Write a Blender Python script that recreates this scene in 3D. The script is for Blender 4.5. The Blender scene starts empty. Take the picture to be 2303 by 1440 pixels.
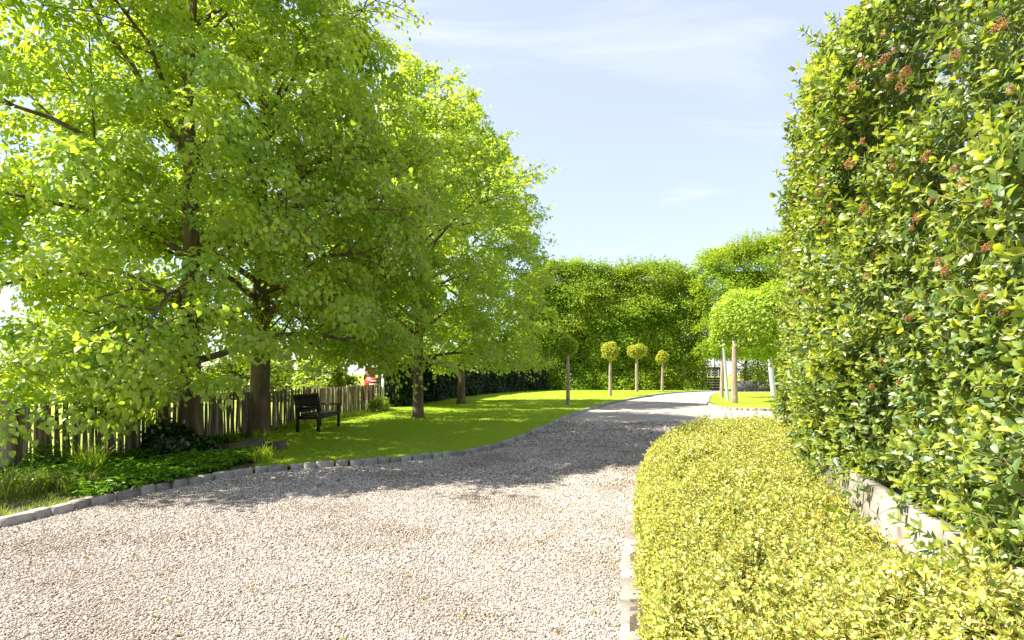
import bpy, math, random
import numpy as np
from mathutils import Vector, Matrix

# ------------------------------------------------------------------ scene, camera, light
scene = bpy.context.scene
COL = scene.collection
rng = np.random.default_rng(7)
random.seed(7)

cam_d = bpy.data.cameras.new('camera')
cam = bpy.data.objects.new('camera', cam_d)
COL.objects.link(cam)
cam.location = (0, 0, 1.5)
cam.rotation_euler = (math.radians(90), 0, 0)
cam_d.sensor_width = 36
cam_d.lens = 18.76
cam_d.shift_y = 0.053
cam_d.clip_start = 0.05
cam_d.clip_end = 5000
scene.camera = cam

SUN = Vector((-0.78, -0.09, 1.0)).normalized()       # towards the sun
ELEV = math.asin(SUN.z)
AZ = math.atan2(SUN.x, SUN.y)

world = bpy.data.worlds.new('World')
scene.world = world
world.use_nodes = True
wn, wl = world.node_tree.nodes, world.node_tree.links
wn.clear()
w_out = wn.new('ShaderNodeOutputWorld')
w_bg = wn.new('ShaderNodeBackground')
sky = wn.new('ShaderNodeTexSky')
sky.sky_type = 'NISHITA'
sky.sun_disc = False
sky.sun_elevation = ELEV
sky.sun_rotation = AZ
sky.air_density = 1.0
sky.dust_density = 0.6
sky.ozone_density = 1.4
w_bg.inputs['Strength'].default_value = 0.094
# thin cirrus: noise stretched over a cloud plane, mixed into the sky colour everywhere alike
tc = wn.new('ShaderNodeTexCoord')
sep = wn.new('ShaderNodeSeparateXYZ')
wl.new(tc.outputs['Generated'], sep.inputs[0])
zc = wn.new('ShaderNodeMath'); zc.operation = 'MAXIMUM'; zc.inputs[1].default_value = 0.0
wl.new(sep.outputs['Z'], zc.inputs[0])
za = wn.new('ShaderNodeMath'); za.operation = 'ADD'; za.inputs[1].default_value = 0.30
wl.new(zc.outputs[0], za.inputs[0])
dx = wn.new('ShaderNodeMath'); dx.operation = 'DIVIDE'
dy = wn.new('ShaderNodeMath'); dy.operation = 'DIVIDE'
wl.new(sep.outputs['X'], dx.inputs[0]); wl.new(za.outputs[0], dx.inputs[1])
wl.new(sep.outputs['Y'], dy.inputs[0]); wl.new(za.outputs[0], dy.inputs[1])
cmb = wn.new('ShaderNodeCombineXYZ')
wl.new(dx.outputs[0], cmb.inputs[0]); wl.new(dy.outputs[0], cmb.inputs[1])
mp = wn.new('ShaderNodeMapping')
mp.inputs['Rotation'].default_value = (0, 0, math.radians(38))
mp.inputs['Scale'].default_value = (0.9, 3.4, 1)
mp.inputs['Location'].default_value = (12.5, 1.2, 0)
wl.new(cmb.outputs[0], mp.inputs[0])
ns = wn.new('ShaderNodeTexNoise')
ns.inputs['Scale'].default_value = 1.1
ns.inputs['Detail'].default_value = 9
ns.inputs['Roughness'].default_value = 0.58
ns.inputs['Distortion'].default_value = 0.7
wl.new(mp.outputs[0], ns.inputs['Vector'])
cr = wn.new('ShaderNodeValToRGB')
cr.color_ramp.elements[0].position = 0.56; cr.color_ramp.elements[0].color = (0, 0, 0, 1)
cr.color_ramp.elements[1].position = 0.86; cr.color_ramp.elements[1].color = (0.62, 0.62, 0.62, 1)
wl.new(ns.outputs['Fac'], cr.inputs[0])
veil = wn.new('ShaderNodeMix'); veil.data_type = 'RGBA'     # a thin even veil of high cloud
veil.inputs['Factor'].default_value = 0.68
veil.inputs['B'].default_value = (1.85, 1.9, 2.4, 1)
wl.new(sky.outputs[0], veil.inputs['A'])
mixc = wn.new('ShaderNodeMix'); mixc.data_type = 'RGBA'
wl.new(cr.outputs[0], mixc.inputs['Factor'])
wl.new(veil.outputs['Result'], mixc.inputs['A'])
mixc.inputs['B'].default_value = (3.3, 3.3, 3.4, 1)
wl.new(mixc.outputs['Result'], w_bg.inputs['Color'])
wl.new(w_bg.outputs[0], w_out.inputs[0])

sun_d = bpy.data.lights.new('sun', 'SUN')
sun_d.energy = 3.3
sun_d.angle = math.radians(0.53)
sun_d.color = (1.0, 0.95, 0.86)
sun_o = bpy.data.objects.new('sun', sun_d)
COL.objects.link(sun_o)
sun_o.location = (-30, 26, 45)
sun_o.rotation_euler = SUN.to_track_quat('Z', 'Y').to_euler()

vs = scene.view_settings
vs.view_transform = 'Standard'
vs.look = 'None'
vs.exposure = 2.2
vs.gamma = 1.0
vs.use_curve_mapping = False
scene.render.engine = 'CYCLES'
cy = scene.cycles
cy.max_bounces = 12
cy.diffuse_bounces = 5
cy.glossy_bounces = 2
cy.transmission_bounces = 9
cy.sample_clamp_indirect = 10
cy.use_denoising = True
cy.denoiser = 'OPENIMAGEDENOISE'
cy.use_adaptive_sampling = False


# ------------------------------------------------------------------ helpers
def tag(o, label=None, cat=None, group=None, kind=None):
    if label: o['label'] = label
    if cat: o['category'] = cat
    if group: o['group'] = group
    if kind: o['kind'] = kind
    return o


def empty(name, loc=(0, 0, 0), rz=0):
    o = bpy.data.objects.new(name, None)
    o.empty_display_size = 0.2
    COL.objects.link(o)
    o.location = loc
    o.rotation_euler = (0, 0, rz)
    return o


class MB:
    """collects triangles and quads, builds one mesh"""
    def __init__(self):
        self.V = []; self.F = []; self.M = []; self.n = 0

    def add(self, V, F, m=0):
        V = np.asarray(V, float).reshape(-1, 3)
        F = np.asarray(F, np.int64)
        self.V.append(V)
        self.F.append(F + self.n)
        self.M.append(np.full(len(F), m, np.int32) if np.isscalar(m) else np.asarray(m, np.int32))
        self.n += len(V)
        return self

    def box(self, c, s, rz=0.0, m=0, R=None):
        x, y, z = np.array(s) / 2
        V = np.array([[-x, -y, -z], [x, -y, -z], [x, y, -z], [-x, y, -z], [-x, -y, z], [x, -y, z], [x, y, z], [-x, y, z]])
        if R is None:
            ca, sa = math.cos(rz), math.sin(rz)
            R = np.array([[ca, -sa, 0], [sa, ca, 0], [0, 0, 1]])
        V = V @ np.asarray(R).T + np.array(c)
        self.add(V, [[0, 3, 2, 1], [4, 5, 6, 7], [0, 1, 5, 4], [1, 2, 6, 5], [2, 3, 7, 6], [3, 0, 4, 7]], m)
        return self

    def bar(self, a, b, w, h, m=0):
        """a box from a to b, w across (horizontal), h the other way"""
        a = np.array(a, float); b = np.array(b, float)
        d = b - a; L = np.linalg.norm(d); d /= L
        up = np.array([0, 0, 1.0]) if abs(d[2]) < 0.9 else np.array([0, 1.0, 0])
        s = np.cross(d, up); s /= np.linalg.norm(s)
        u = np.cross(s, d)
        R = np.stack([s, d, u], 1)
        return self.box((a + b) / 2, (w, L, h), R=R, m=m)

    def tube(self, P, r, sides=6, m=0, cap=True, squash=None):
        P = np.asarray(P, float); n = len(P)
        r = np.broadcast_to(np.asarray(r, float), (n,))
        T = np.gradient(P, axis=0)
        T /= np.linalg.norm(T, axis=1)[:, None] + 1e-9
        ref = np.array([0.31, 0.95, 0.05]) if abs(T[:, 2]).mean() > 0.6 else np.array([0.05, 0.1, 1.0])
        A = np.cross(T, ref); A /= np.linalg.norm(A, axis=1)[:, None] + 1e-9
        B = np.cross(T, A)
        ang = np.arange(sides) * 2 * math.pi / sides
        V = (P[:, None, :] + r[:, None, None] * (np.cos(ang)[None, :, None] * A[:, None, :] + np.sin(ang)[None, :, None] * B[:, None, :])).reshape(-1, 3)
        i = np.arange(n - 1)[:, None] * sides
        j = np.arange(sides)[None, :]
        k = (j + 1) % sides
        F = np.stack([i + j, i + k, i + sides + k, i + sides + j], -1).reshape(-1, 4)
        self.add(V, F, m)
        if cap and sides >= 3:
            c = V[-sides:]
            V2 = np.vstack([c, c.mean(0)])
            self.add(V2, [[a, (a + 1) % sides, sides] for a in range(sides)], m)
        return self

    def mesh(self, name):
        me = bpy.data.meshes.new(name)
        V = np.concatenate(self.V)
        me.vertices.add(len(V))
        me.vertices.foreach_set('co', V.astype(np.float32).ravel())
        loops = np.concatenate([f.ravel() for f in self.F]).astype(np.int32)
        tot = np.concatenate([np.full(len(f), f.shape[1], np.int32) for f in self.F])
        st = np.concatenate([[0], np.cumsum(tot)[:-1]]).astype(np.int32)
        me.loops.add(len(loops))
        me.loops.foreach_set('vertex_index', loops)
        me.polygons.add(len(tot))
        me.polygons.foreach_set('loop_start', st)
        try:
            me.polygons.foreach_set('loop_total', tot)
        except Exception:
            pass
        me.polygons.foreach_set('material_index', np.concatenate(self.M))
        me.update(calc_edges=True)
        return me

    def build(self, name, mats, parent=None, smooth=False, loc=None):
        me = self.mesh(name)
        for m in (mats if isinstance(mats, (list, tuple)) else [mats]):
            me.materials.append(m)
        if smooth:
            me.polygons.foreach_set('use_smooth', np.ones(len(me.polygons), bool))
        return put(name, me, parent, loc)


def put(name, me, parent=None, loc=None):
    o = bpy.data.objects.new(name, me)
    COL.objects.link(o)
    if parent is not None:
        o.parent = parent
    if loc is not None:
        o.location = loc
    return o


def unit(a):
    return a / (np.linalg.norm(a, axis=-1, keepdims=True) + 1e-9)


def poly_sheet(name, pts, z, mat, parent=None):
    import bmesh
    bm = bmesh.new()
    vs_ = [bm.verts.new((x, y, z)) for x, y in pts]
    f = bm.faces.new(vs_)
    bmesh.ops.triangulate(bm, faces=[f])
    bmesh.ops.recalc_face_normals(bm, faces=bm.faces[:])
    for f in bm.faces:
        if f.normal.z < 0:
            f.normal_flip()
    me = bpy.data.meshes.new(name)
    bm.to_mesh(me); bm.free()
    me.materials.append(mat)
    return put(name, me, parent)


def inside(px, py, poly):
    poly = np.array(poly); x0, y0 = poly[:, 0], poly[:, 1]
    x1, y1 = np.roll(x0, -1), np.roll(y0, -1)
    r = np.zeros(len(px), bool)
    for a, b, c, d in zip(x0, y0, x1, y1):
        cond = ((b > py) != (d > py))
        xi = (c - a) * (py - b) / ((d - b) if d != b else 1e-9) + a
        r ^= cond & (px < xi)
    return r


def polyline(pts, step):
    """points every `step` along a smoothed line, with tangents"""
    P = np.array(pts, float)
    for _ in range(2):                                     # Chaikin
        Q = np.empty((2 * len(P) - 2, 2))
        Q[0::2] = P[:-1] * .75 + P[1:] * .25
        Q[1::2] = P[:-1] * .25 + P[1:] * .75
        P = np.vstack([P[:1], Q, P[-1:]])
    d = np.r_[0, np.cumsum(np.linalg.norm(np.diff(P, axis=0), axis=1))]
    s = np.arange(0, d[-1], step)
    X = np.stack([np.interp(s, d, P[:, 0]), np.interp(s, d, P[:, 1])], 1)
    T = unit(np.gradient(X, axis=0))
    return X, T


def lumps(P, seed, freqs=(0.6, 1.3, 2.6), amps=(1, .6, .35)):
    """smooth pseudo-noise of 3-D points, about -1..1"""
    g = np.random.default_rng(seed)
    out = np.zeros(len(P))
    for f, a in zip(freqs, amps):
        for _ in range(3):
            k = unit(g.normal(size=(1, 3)))[0] * f * 2.2
            out += a / 3 * np.sin(P @ k + g.uniform(0, 6.28))
    return out


def in_view(P, m=0.08):
    """rough test: does the point fall inside the picture (with a margin)"""
    D = np.maximum(P[:, 1], 0.01)
    u = P[:, 0] / D * 1200 / 2303
    v = (P[:, 2] - 1.5) / D * 1200 / 1440
    return (P[:, 1] > 0.3) & (np.abs(u) < 0.5 + m) & (v > -0.415 - m) & (v < 0.585 + m)


# ------------------------------------------------------------------ materials
def new_mat(name):
    m = bpy.data.materials.new(name)
    m.use_nodes = True
    n, l = m.node_tree.nodes, m.node_tree.links
    n.clear()
    out = n.new('ShaderNodeOutputMaterial')
    return m, n, l, out


def ramp(n, stops):
    r = n.new('ShaderNodeValToRGB')
    e = r.color_ramp.elements
    while len(e) < len(stops):
        e.new(0.5)
    for el, (p, c) in zip(e, stops):
        el.position = p
        el.color = (*c, 1)
    return r


def leaf_mat(name, stops, trans=0.45, tgain=(1.7, 1.45, 0.5), gloss=0.08, rough=0.35, big=0.0):
    m, n, l, out = new_mat(name)
    geo = n.new('ShaderNodeNewGeometry')
    oi = n.new('ShaderNodeObjectInfo')
    a = n.new('ShaderNodeMath'); a.operation = 'ADD'
    l.new(geo.outputs['Random Per Island'], a.inputs[0]); l.new(oi.outputs['Random'], a.inputs[1])
    f = n.new('ShaderNodeMath'); f.operation = 'FRACT'
    l.new(a.outputs[0], f.inputs[0])
    src = f.outputs[0]
    if big:                                                # whole boughs differ a little too
        tcn = n.new('ShaderNodeTexCoord')
        nz = n.new('ShaderNodeTexNoise'); nz.inputs['Scale'].default_value = big; nz.inputs['Detail'].default_value = 2
        l.new(tcn.outputs['Object'], nz.inputs['Vector'])
        mr = n.new('ShaderNodeMapRange'); mr.inputs[1].default_value = .3; mr.inputs[2].default_value = .7
        l.new(nz.outputs['Fac'], mr.inputs[0])
        mx = n.new('ShaderNodeMath'); mx.operation = 'MULTIPLY_ADD'; mx.inputs[1].default_value = .5
        hf = n.new('ShaderNodeMath'); hf.operation = 'MULTIPLY'; hf.inputs[1].default_value = .5
        l.new(mr.outputs[0], hf.inputs[0])
        l.new(src, mx.inputs[0]); l.new(hf.outputs[0], mx.inputs[2])
        src = mx.outputs[0]
    r = ramp(n, stops)
    l.new(src, r.inputs[0])
    vm = n.new('ShaderNodeVectorMath'); vm.operation = 'MULTIPLY'
    vm.inputs[1].default_value = tgain
    l.new(r.outputs[0], vm.inputs[0])
    d = n.new('ShaderNodeBsdfDiffuse'); l.new(r.outputs[0], d.inputs['Color'])
    t = n.new('ShaderNodeBsdfTranslucent'); l.new(vm.outputs[0], t.inputs['Color'])
    mix = n.new('ShaderNodeMixShader'); mix.inputs[0].default_value = trans
    l.new(d.outputs[0], mix.inputs[1]); l.new(t.outputs[0], mix.inputs[2])
    g = n.new('ShaderNodeBsdfGlossy'); g.inputs['Roughness'].default_value = rough
    g.inputs['Color'].default_value = (1, 1, 1, 1)
    lw = n.new('ShaderNodeLayerWeight'); lw.inputs['Blend'].default_value = 0.25
    mg = n.new('ShaderNodeMath'); mg.operation = 'MULTIPLY_ADD'
    mg.inputs[1].default_value = gloss * 2; mg.inputs[2].default_value = gloss
    l.new(lw.outputs['Fresnel'], mg.inputs[0])
    mix2 = n.new('ShaderNodeMixShader')
    l.new(mg.outputs[0], mix2.inputs[0]); l.new(mix.outputs[0], mix2.inputs[1]); l.new(g.outputs[0], mix2.inputs[2])
    l.new(mix2.outputs[0], out.inputs[0])
    return m


def surf_mat(name, stops, scale=4.0, rough=0.8, bump=0.3, bscale=None, stretch=(1, 1, 1), detail=6, dist=0.01, island=0.0, spec=0.3, metal=0.0):
    """mottled surface: noise through a colour ramp plus a fine bump"""
    m, n, l, out = new_mat(name)
    b = n.new('ShaderNodeBsdfPrincipled')
    b.inputs['Roughness'].default_value = rough
    b.inputs['Metallic'].default_value = metal
    b.inputs['Specular IOR Level'].default_value = spec
    tcn = n.new('ShaderNodeTexCoord')
    mpn = n.new('ShaderNodeMapping'); mpn.inputs['Scale'].default_value = stretch
    l.new(tcn.outputs['Object'], mpn.inputs[0])
    oi = n.new('ShaderNodeObjectInfo')
    off = n.new('ShaderNodeVectorMath'); off.operation = 'SCALE'; off.inputs['Scale'].default_value = 37.0
    va = n.new('ShaderNodeVectorMath'); va.operation = 'ADD'
    cx = n.new('ShaderNodeCombineXYZ')
    l.new(oi.outputs['Random'], cx.inputs[0]); l.new(oi.outputs['Random'], cx.inputs[1])
    l.new(cx.outputs[0], off.inputs[0])
    l.new(mpn.outputs[0], va.inputs[0]); l.new(off.outputs[0], va.inputs[1])
    nz = n.new('ShaderNodeTexNoise'); nz.inputs['Scale'].default_value = scale; nz.inputs['Detail'].default_value = detail
    nz.inputs['Roughness'].default_value = 0.62
    l.new(va.outputs[0], nz.inputs['Vector'])
    src = nz.outputs['Fac']
    if island:
        ma = n.new('ShaderNodeMath'); ma.operation = 'MULTIPLY_ADD'; ma.inputs[1].default_value = island
        l.new(oi.outputs['Random'], ma.inputs[0])
        sb = n.new('ShaderNodeMath'); sb.operation = 'SUBTRACT'; sb.inputs[1].default_value = island / 2
        l.new(src, sb.inputs[0]); l.new(sb.outputs[0], ma.inputs[2])
        src = ma.outputs[0]
    r = ramp(n, stops)
    l.new(src, r.inputs[0]); l.new(r.outputs[0], b.inputs['Base Color'])
    nb = n.new('ShaderNodeTexNoise'); nb.inputs['Scale'].default_value = bscale or scale * 6; nb.inputs['Detail'].default_value = 5
    l.new(va.outputs[0], nb.inputs['Vector'])
    bp = n.new('ShaderNodeBump'); bp.inputs['Strength'].default_value = bump; bp.inputs['Distance'].default_value = dist
    l.new(nb.outputs['Fac'], bp.inputs['Height']); l.new(bp.outputs[0], b.inputs['Normal'])
    l.new(b.outputs[0], out.inputs[0])
    return m


M = {}
M['linden'] = leaf_mat('linden_leaf', [(0, (.165, .28, .025)), (.35, (.235, .355, .032)), (.7, (.30, .40, .04)), (1, (.40, .46, .06))], trans=.56, tgain=(1.9, 1.7, .85), gloss=.03, rough=.45, big=.6)
M['hornbeam'] = leaf_mat('hornbeam_leaf', [(0, (.12, .22, .014)), (.4, (.20, .315, .022)), (.8, (.30, .39, .035)), (1, (.40, .45, .05))], trans=.52, tgain=(1.9, 1.6, .6), gloss=.012, big=.25)
M['viburnum_old'] = leaf_mat('viburnum_leaf', [(0, (.065, .125, .022)), (.5, (.115, .19, .032)), (.85, (.185, .25, .045)), (1, (.25, .31, .07))], trans=.38, tgain=(1.9, 1.7, .6), gloss=.055, rough=.45)
M['viburnum_young'] = leaf_mat('viburnum_young_leaf', [(0, (.19, .26, .03)), (.5, (.28, .35, .04)), (1, (.40, .43, .06))], trans=.5, tgain=(1.6, 1.5, .6), gloss=.04, rough=.45)
M['golden'] = leaf_mat('golden_leaf', [(0, (.18, .27, .04)), (.22, (.34, .41, .075)), (.6, (.54, .54, .12)), (.9, (.66, .62, .17)), (1, (.60, .43, .15))], trans=.4, tgain=(1.4, 1.3, .6), gloss=.05, rough=.4)
M['standard'] = leaf_mat('ball_tree_leaf', [(0, (.22, .30, .035)), (.5, (.36, .41, .05)), (1, (.54, .51, .08))], trans=.45, tgain=(1.6, 1.4, .6), gloss=.015)
M['island_leaf'] = leaf_mat('island_tree_leaf', [(0, (.17, .29, .03)), (.5, (.28, .40, .045)), (1, (.44, .50, .075))], trans=.5, tgain=(1.6, 1.5, .6), gloss=.015)
M['dark_leaf'] = leaf_mat('dark_glossy_leaf', [(0, (.010, .035, .008)), (.6, (.022, .065, .012)), (1, (.05, .12, .02))], trans=.25, gloss=.08, rough=.3)
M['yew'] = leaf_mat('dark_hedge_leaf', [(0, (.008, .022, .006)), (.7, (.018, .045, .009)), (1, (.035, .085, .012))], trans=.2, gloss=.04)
M['cover'] = leaf_mat('ground_cover_leaf', [(0, (.08, .20, .012)), (.6, (.135, .285, .018)), (1, (.22, .37, .03))], trans=.45, gloss=.02)
M['bush'] = leaf_mat('field_bush_leaf', [(0, (.13, .22, .02)), (.5, (.24, .33, .035)), (1, (.40, .45, .07))], trans=.5, tgain=(1.7, 1.5, .6), gloss=.04, big=.4)
M['grass'] = leaf_mat('grass_blade', [(0, (.21, .37, .026)), (.55, (.33, .47, .038)), (1, (.50, .54, .07))], trans=.5, tgain=(1.6, 1.4, .5), gloss=.015)
M['tall_grass'] = leaf_mat('tall_grass_blade', [(0, (.09, .17, .02)), (.6, (.19, .27, .035)), (1, (.42, .42, .12))], trans=.4, gloss=.012)
M['flower'] = leaf_mat('dried_flower', [(0, (.20, .075, .028)), (.5, (.36, .15, .055)), (1, (.48, .24, .09))], trans=.1, gloss=.03)
M['red_leaf'] = leaf_mat('red_shoot_leaf', [(0, (.25, .05, .04)), (.6, (.38, .10, .07)), (1, (.42, .18, .08))], trans=.35, gloss=.06)
M['litter'] = leaf_mat('leaf_litter', [(0, (.16, .12, .05)), (.5, (.26, .22, .07)), (.8, (.20, .24, .05)), (1, (.38, .30, .14))], trans=.2, gloss=.02)
M['bark'] = surf_mat('bark', [(.25, (.055, .037, .024)), (.5, (.135, .095, .062)), (.75, (.25, .185, .125))], scale=7, rough=.9, bump=.9, bscale=16, stretch=(1, 1, .22), dist=.03)
M['pale_bark'] = surf_mat('pale_bark', [(.25, (.16, .12, .085)), (.5, (.30, .235, .17)), (.8, (.42, .35, .27))], scale=8, rough=.9, bump=.6, bscale=20, stretch=(1, 1, .3), dist=.01)
M['twig'] = surf_mat('twig', [(.3, (.16, .15, .045)), (.7, (.26, .23, .09))], scale=20, rough=.8, bump=.1)
M['paling'] = surf_mat('weathered_chestnut', [(.2, (.10, .075, .045)), (.45, (.215, .165, .105)), (.62, (.31, .25, .17)), (.85, (.42, .36, .26))], scale=6, rough=.85, bump=.5, stretch=(4, 4, .5), dist=.004, island=.55)
M['post'] = surf_mat('weathered_post', [(.2, (.15, .115, .085)), (.5, (.30, .245, .19)), (.8, (.43, .37, .30))], scale=5, rough=.85, bump=.5, stretch=(4, 4, .4), dist=.005)
M['wire'] = surf_mat('wire', [(.3, (.12, .11, .10)), (.7, (.2, .19, .18))], rough=.5, metal=.8)
M['bench'] = surf_mat('dark_stained_wood', [(.25, (.012, .009, .007)), (.55, (.028, .020, .014)), (.8, (.06, .042, .028))], scale=8, rough=.55, bump=.3, stretch=(1, 1, 1), dist=.003)
M['bench_seat'] = surf_mat('worn_brown_wood', [(.25, (.035, .024, .016)), (.55, (.07, .05, .033)), (.8, (.13, .095, .065))], scale=8, rough=.55, bump=.3, dist=.003)
M['stone'] = surf_mat('kerb_stone', [(.2, (.15, .135, .115)), (.5, (.29, .27, .235)), (.75, (.40, .375, .33))], scale=9, rough=.85, bump=.7, bscale=40, dist=.006, island=.3)
M['cobble'] = surf_mat('cobble', [(.2, (.15, .125, .10)), (.5, (.235, .205, .175)), (.8, (.31, .28, .25))], scale=9, rough=.85, bump=.5, bscale=50, dist=.004, island=.35)
M['slab'] = surf_mat('brown_slab', [(.2, (.06, .045, .03)), (.5, (.13, .10, .07)), (.8, (.22, .18, .13))], scale=6, rough=.9, bump=.6, dist=.01)
M['concrete'] = surf_mat('concrete', [(.28, (.095, .08, .055)), (.45, (.215, .19, .155)), (.7, (.31, .28, .235))], scale=3.2, rough=.9, bump=.4, bscale=60, dist=.003)
M['panel'] = surf_mat('fence_concrete', [(.25, (.17, .145, .115)), (.5, (.26, .225, .185)), (.8, (.34, .30, .25))], scale=3, rough=.9, bump=.3)
M['dark_wall'] = surf_mat('dark_wall', [(.25, (.05, .055, .05)), (.5, (.09, .095, .085)), (.8, (.15, .15, .13))], scale=2, rough=.9, bump=.3)
M['metal'] = surf_mat('galvanised_metal', [(.25, (.40, .42, .45)), (.75, (.58, .60, .63))], scale=5, rough=.45, bump=.05, metal=.35, spec=.5)
M['white'] = surf_mat('white_paint', [(.25, (.68, .66, .62)), (.75, (.8, .79, .76))], scale=5, rough=.6, bump=.1)
M['red'] = surf_mat('red_paint', [(.25, (.55, .045, .04)), (.75, (.68, .075, .06))], scale=3, rough=.5, bump=.05)
M['dark'] = surf_mat('dark_paint', [(.25, (.05, .04, .04)), (.75, (.09, .07, .07))], rough=.5, bump=.05)
M['brick'] = surf_mat('brick', [(.25, (.25, .085, .055)), (.75, (.38, .15, .10))], scale=8, rough=.9, bump=.3)
M['soil'] = surf_mat('soil', [(.25, (.045, .034, .022)), (.55, (.095, .075, .048)), (.8, (.17, .14, .09))], scale=3, rough=1, bump=.9, bscale=25, dist=.03)
M['lawn'] = surf_mat('lawn_ground', [(.25, (.18, .30, .02)), (.5, (.29, .41, .034)), (.78, (.44, .48, .065))], scale=1.6, rough=1, bump=1, bscale=60, dist=.03, spec=.05)
M['field'] = surf_mat('field', [(.25, (.17, .24, .04)), (.5, (.27, .33, .06)), (.8, (.42, .43, .12))], scale=.25, rough=1, bump=1, bscale=8, dist=.1, spec=.05)


M['inner'] = surf_mat('light_block_core', [(.3, (.02, .03, .008)), (.6, (.05, .06, .016)), (.8, (.09, .085, .03))], scale=14, rough=1, bump=1, dist=.05, spec=.05)  # dark filler for solid cores added inside hedges to block light


def gravel_sheet_mat():
    m, n, l, out = new_mat('gravel_ground')
    b = n.new('ShaderNodeBsdfPrincipled'); b.inputs['Roughness'].default_value = .95
    b.inputs['Specular IOR Level'].default_value = .15
    tcn = n.new('ShaderNodeTexCoord')
    vo = n.new('ShaderNodeTexVoronoi'); vo.inputs['Scale'].default_value = 62
    l.new(tcn.outputs['Object'], vo.inputs['Vector'])
    bw = n.new('ShaderNodeRGBToBW'); l.new(vo.outputs['Color'], bw.inputs[0])
    nz = n.new('ShaderNodeTexNoise'); nz.inputs['Scale'].default_value = .5; nz.inputs['Detail'].default_value = 4
    l.new(tcn.outputs['Object'], nz.inputs['Vector'])
    ad = n.new('ShaderNodeMath'); ad.operation = 'MULTIPLY_ADD'; ad.inputs[1].default_value = .45
    sc = n.new('ShaderNodeMath'); sc.operation = 'MULTIPLY'; sc.inputs[1].default_value = .65
    l.new(bw.outputs[0], sc.inputs[0]); l.new(nz.outputs['Fac'], ad.inputs[0]); l.new(sc.outputs[0], ad.inputs[2])
    r = ramp(n, [(.2, (.15, .125, .095)), (.45, (.30, .26, .205)), (.7, (.42, .375, .31)), (.9, (.50, .46, .395))])
    l.new(ad.outputs[0], r.inputs[0]); l.new(r.outputs[0], b.inputs['Base Color'])
    inv = n.new('ShaderNodeMath'); inv.operation = 'SUBTRACT'; inv.inputs[0].default_value = 1
    l.new(vo.outputs['Distance'], inv.inputs[1])
    bp = n.new('ShaderNodeBump'); bp.inputs['Strength'].default_value = .9; bp.inputs['Distance'].default_value = .012
    l.new(inv.outputs[0], bp.inputs['Height']); l.new(bp.outputs[0], b.inputs['Normal'])
    l.new(b.outputs[0], out.inputs[0])
    return m


M['gravel'] = gravel_sheet_mat()


def pebble_mat():
    m, n, l, out = new_mat('pebble')
    b = n.new('ShaderNodeBsdfPrincipled'); b.inputs['Roughness'].default_value = .8
    b.inputs['Specular IOR Level'].default_value = .25
    oi = n.new('ShaderNodeObjectInfo')
    r = ramp(n, [(0, (.09, .075, .06)), (.14, (.23, .195, .155)), (.4, (.37, .325, .27)), (.7, (.46, .415, .355)), (.9, (.54, .50, .44)), (1, (.35, .23, .15))])
    l.new(oi.outputs['Random'], r.inputs[0])
    nz = n.new('ShaderNodeTexNoise'); nz.inputs['Scale'].default_value = .9; nz.inputs['Detail'].default_value = 5
    l.new(oi.outputs['Location'], nz.inputs['Vector'])
    dirt = ramp(n, [(.32, (.70, .66, .60)), (.5, (.97, .96, .95)), (.7, (1.06, 1.06, 1.07))])    # dusty and worn patches
    l.new(nz.outputs['Fac'], dirt.inputs[0])
    mu = n.new('ShaderNodeMix'); mu.data_type = 'RGBA'; mu.blend_type = 'MULTIPLY'; mu.inputs['Factor'].default_value = 1
    l.new(r.outputs[0], mu.inputs['A']); l.new(dirt.outputs[0], mu.inputs['B'])
    l.new(mu.outputs['Result'], b.inputs['Base Color'])
    l.new(b.outputs[0], out.inputs[0])
    return m


M['pebble'] = pebble_mat()


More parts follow.
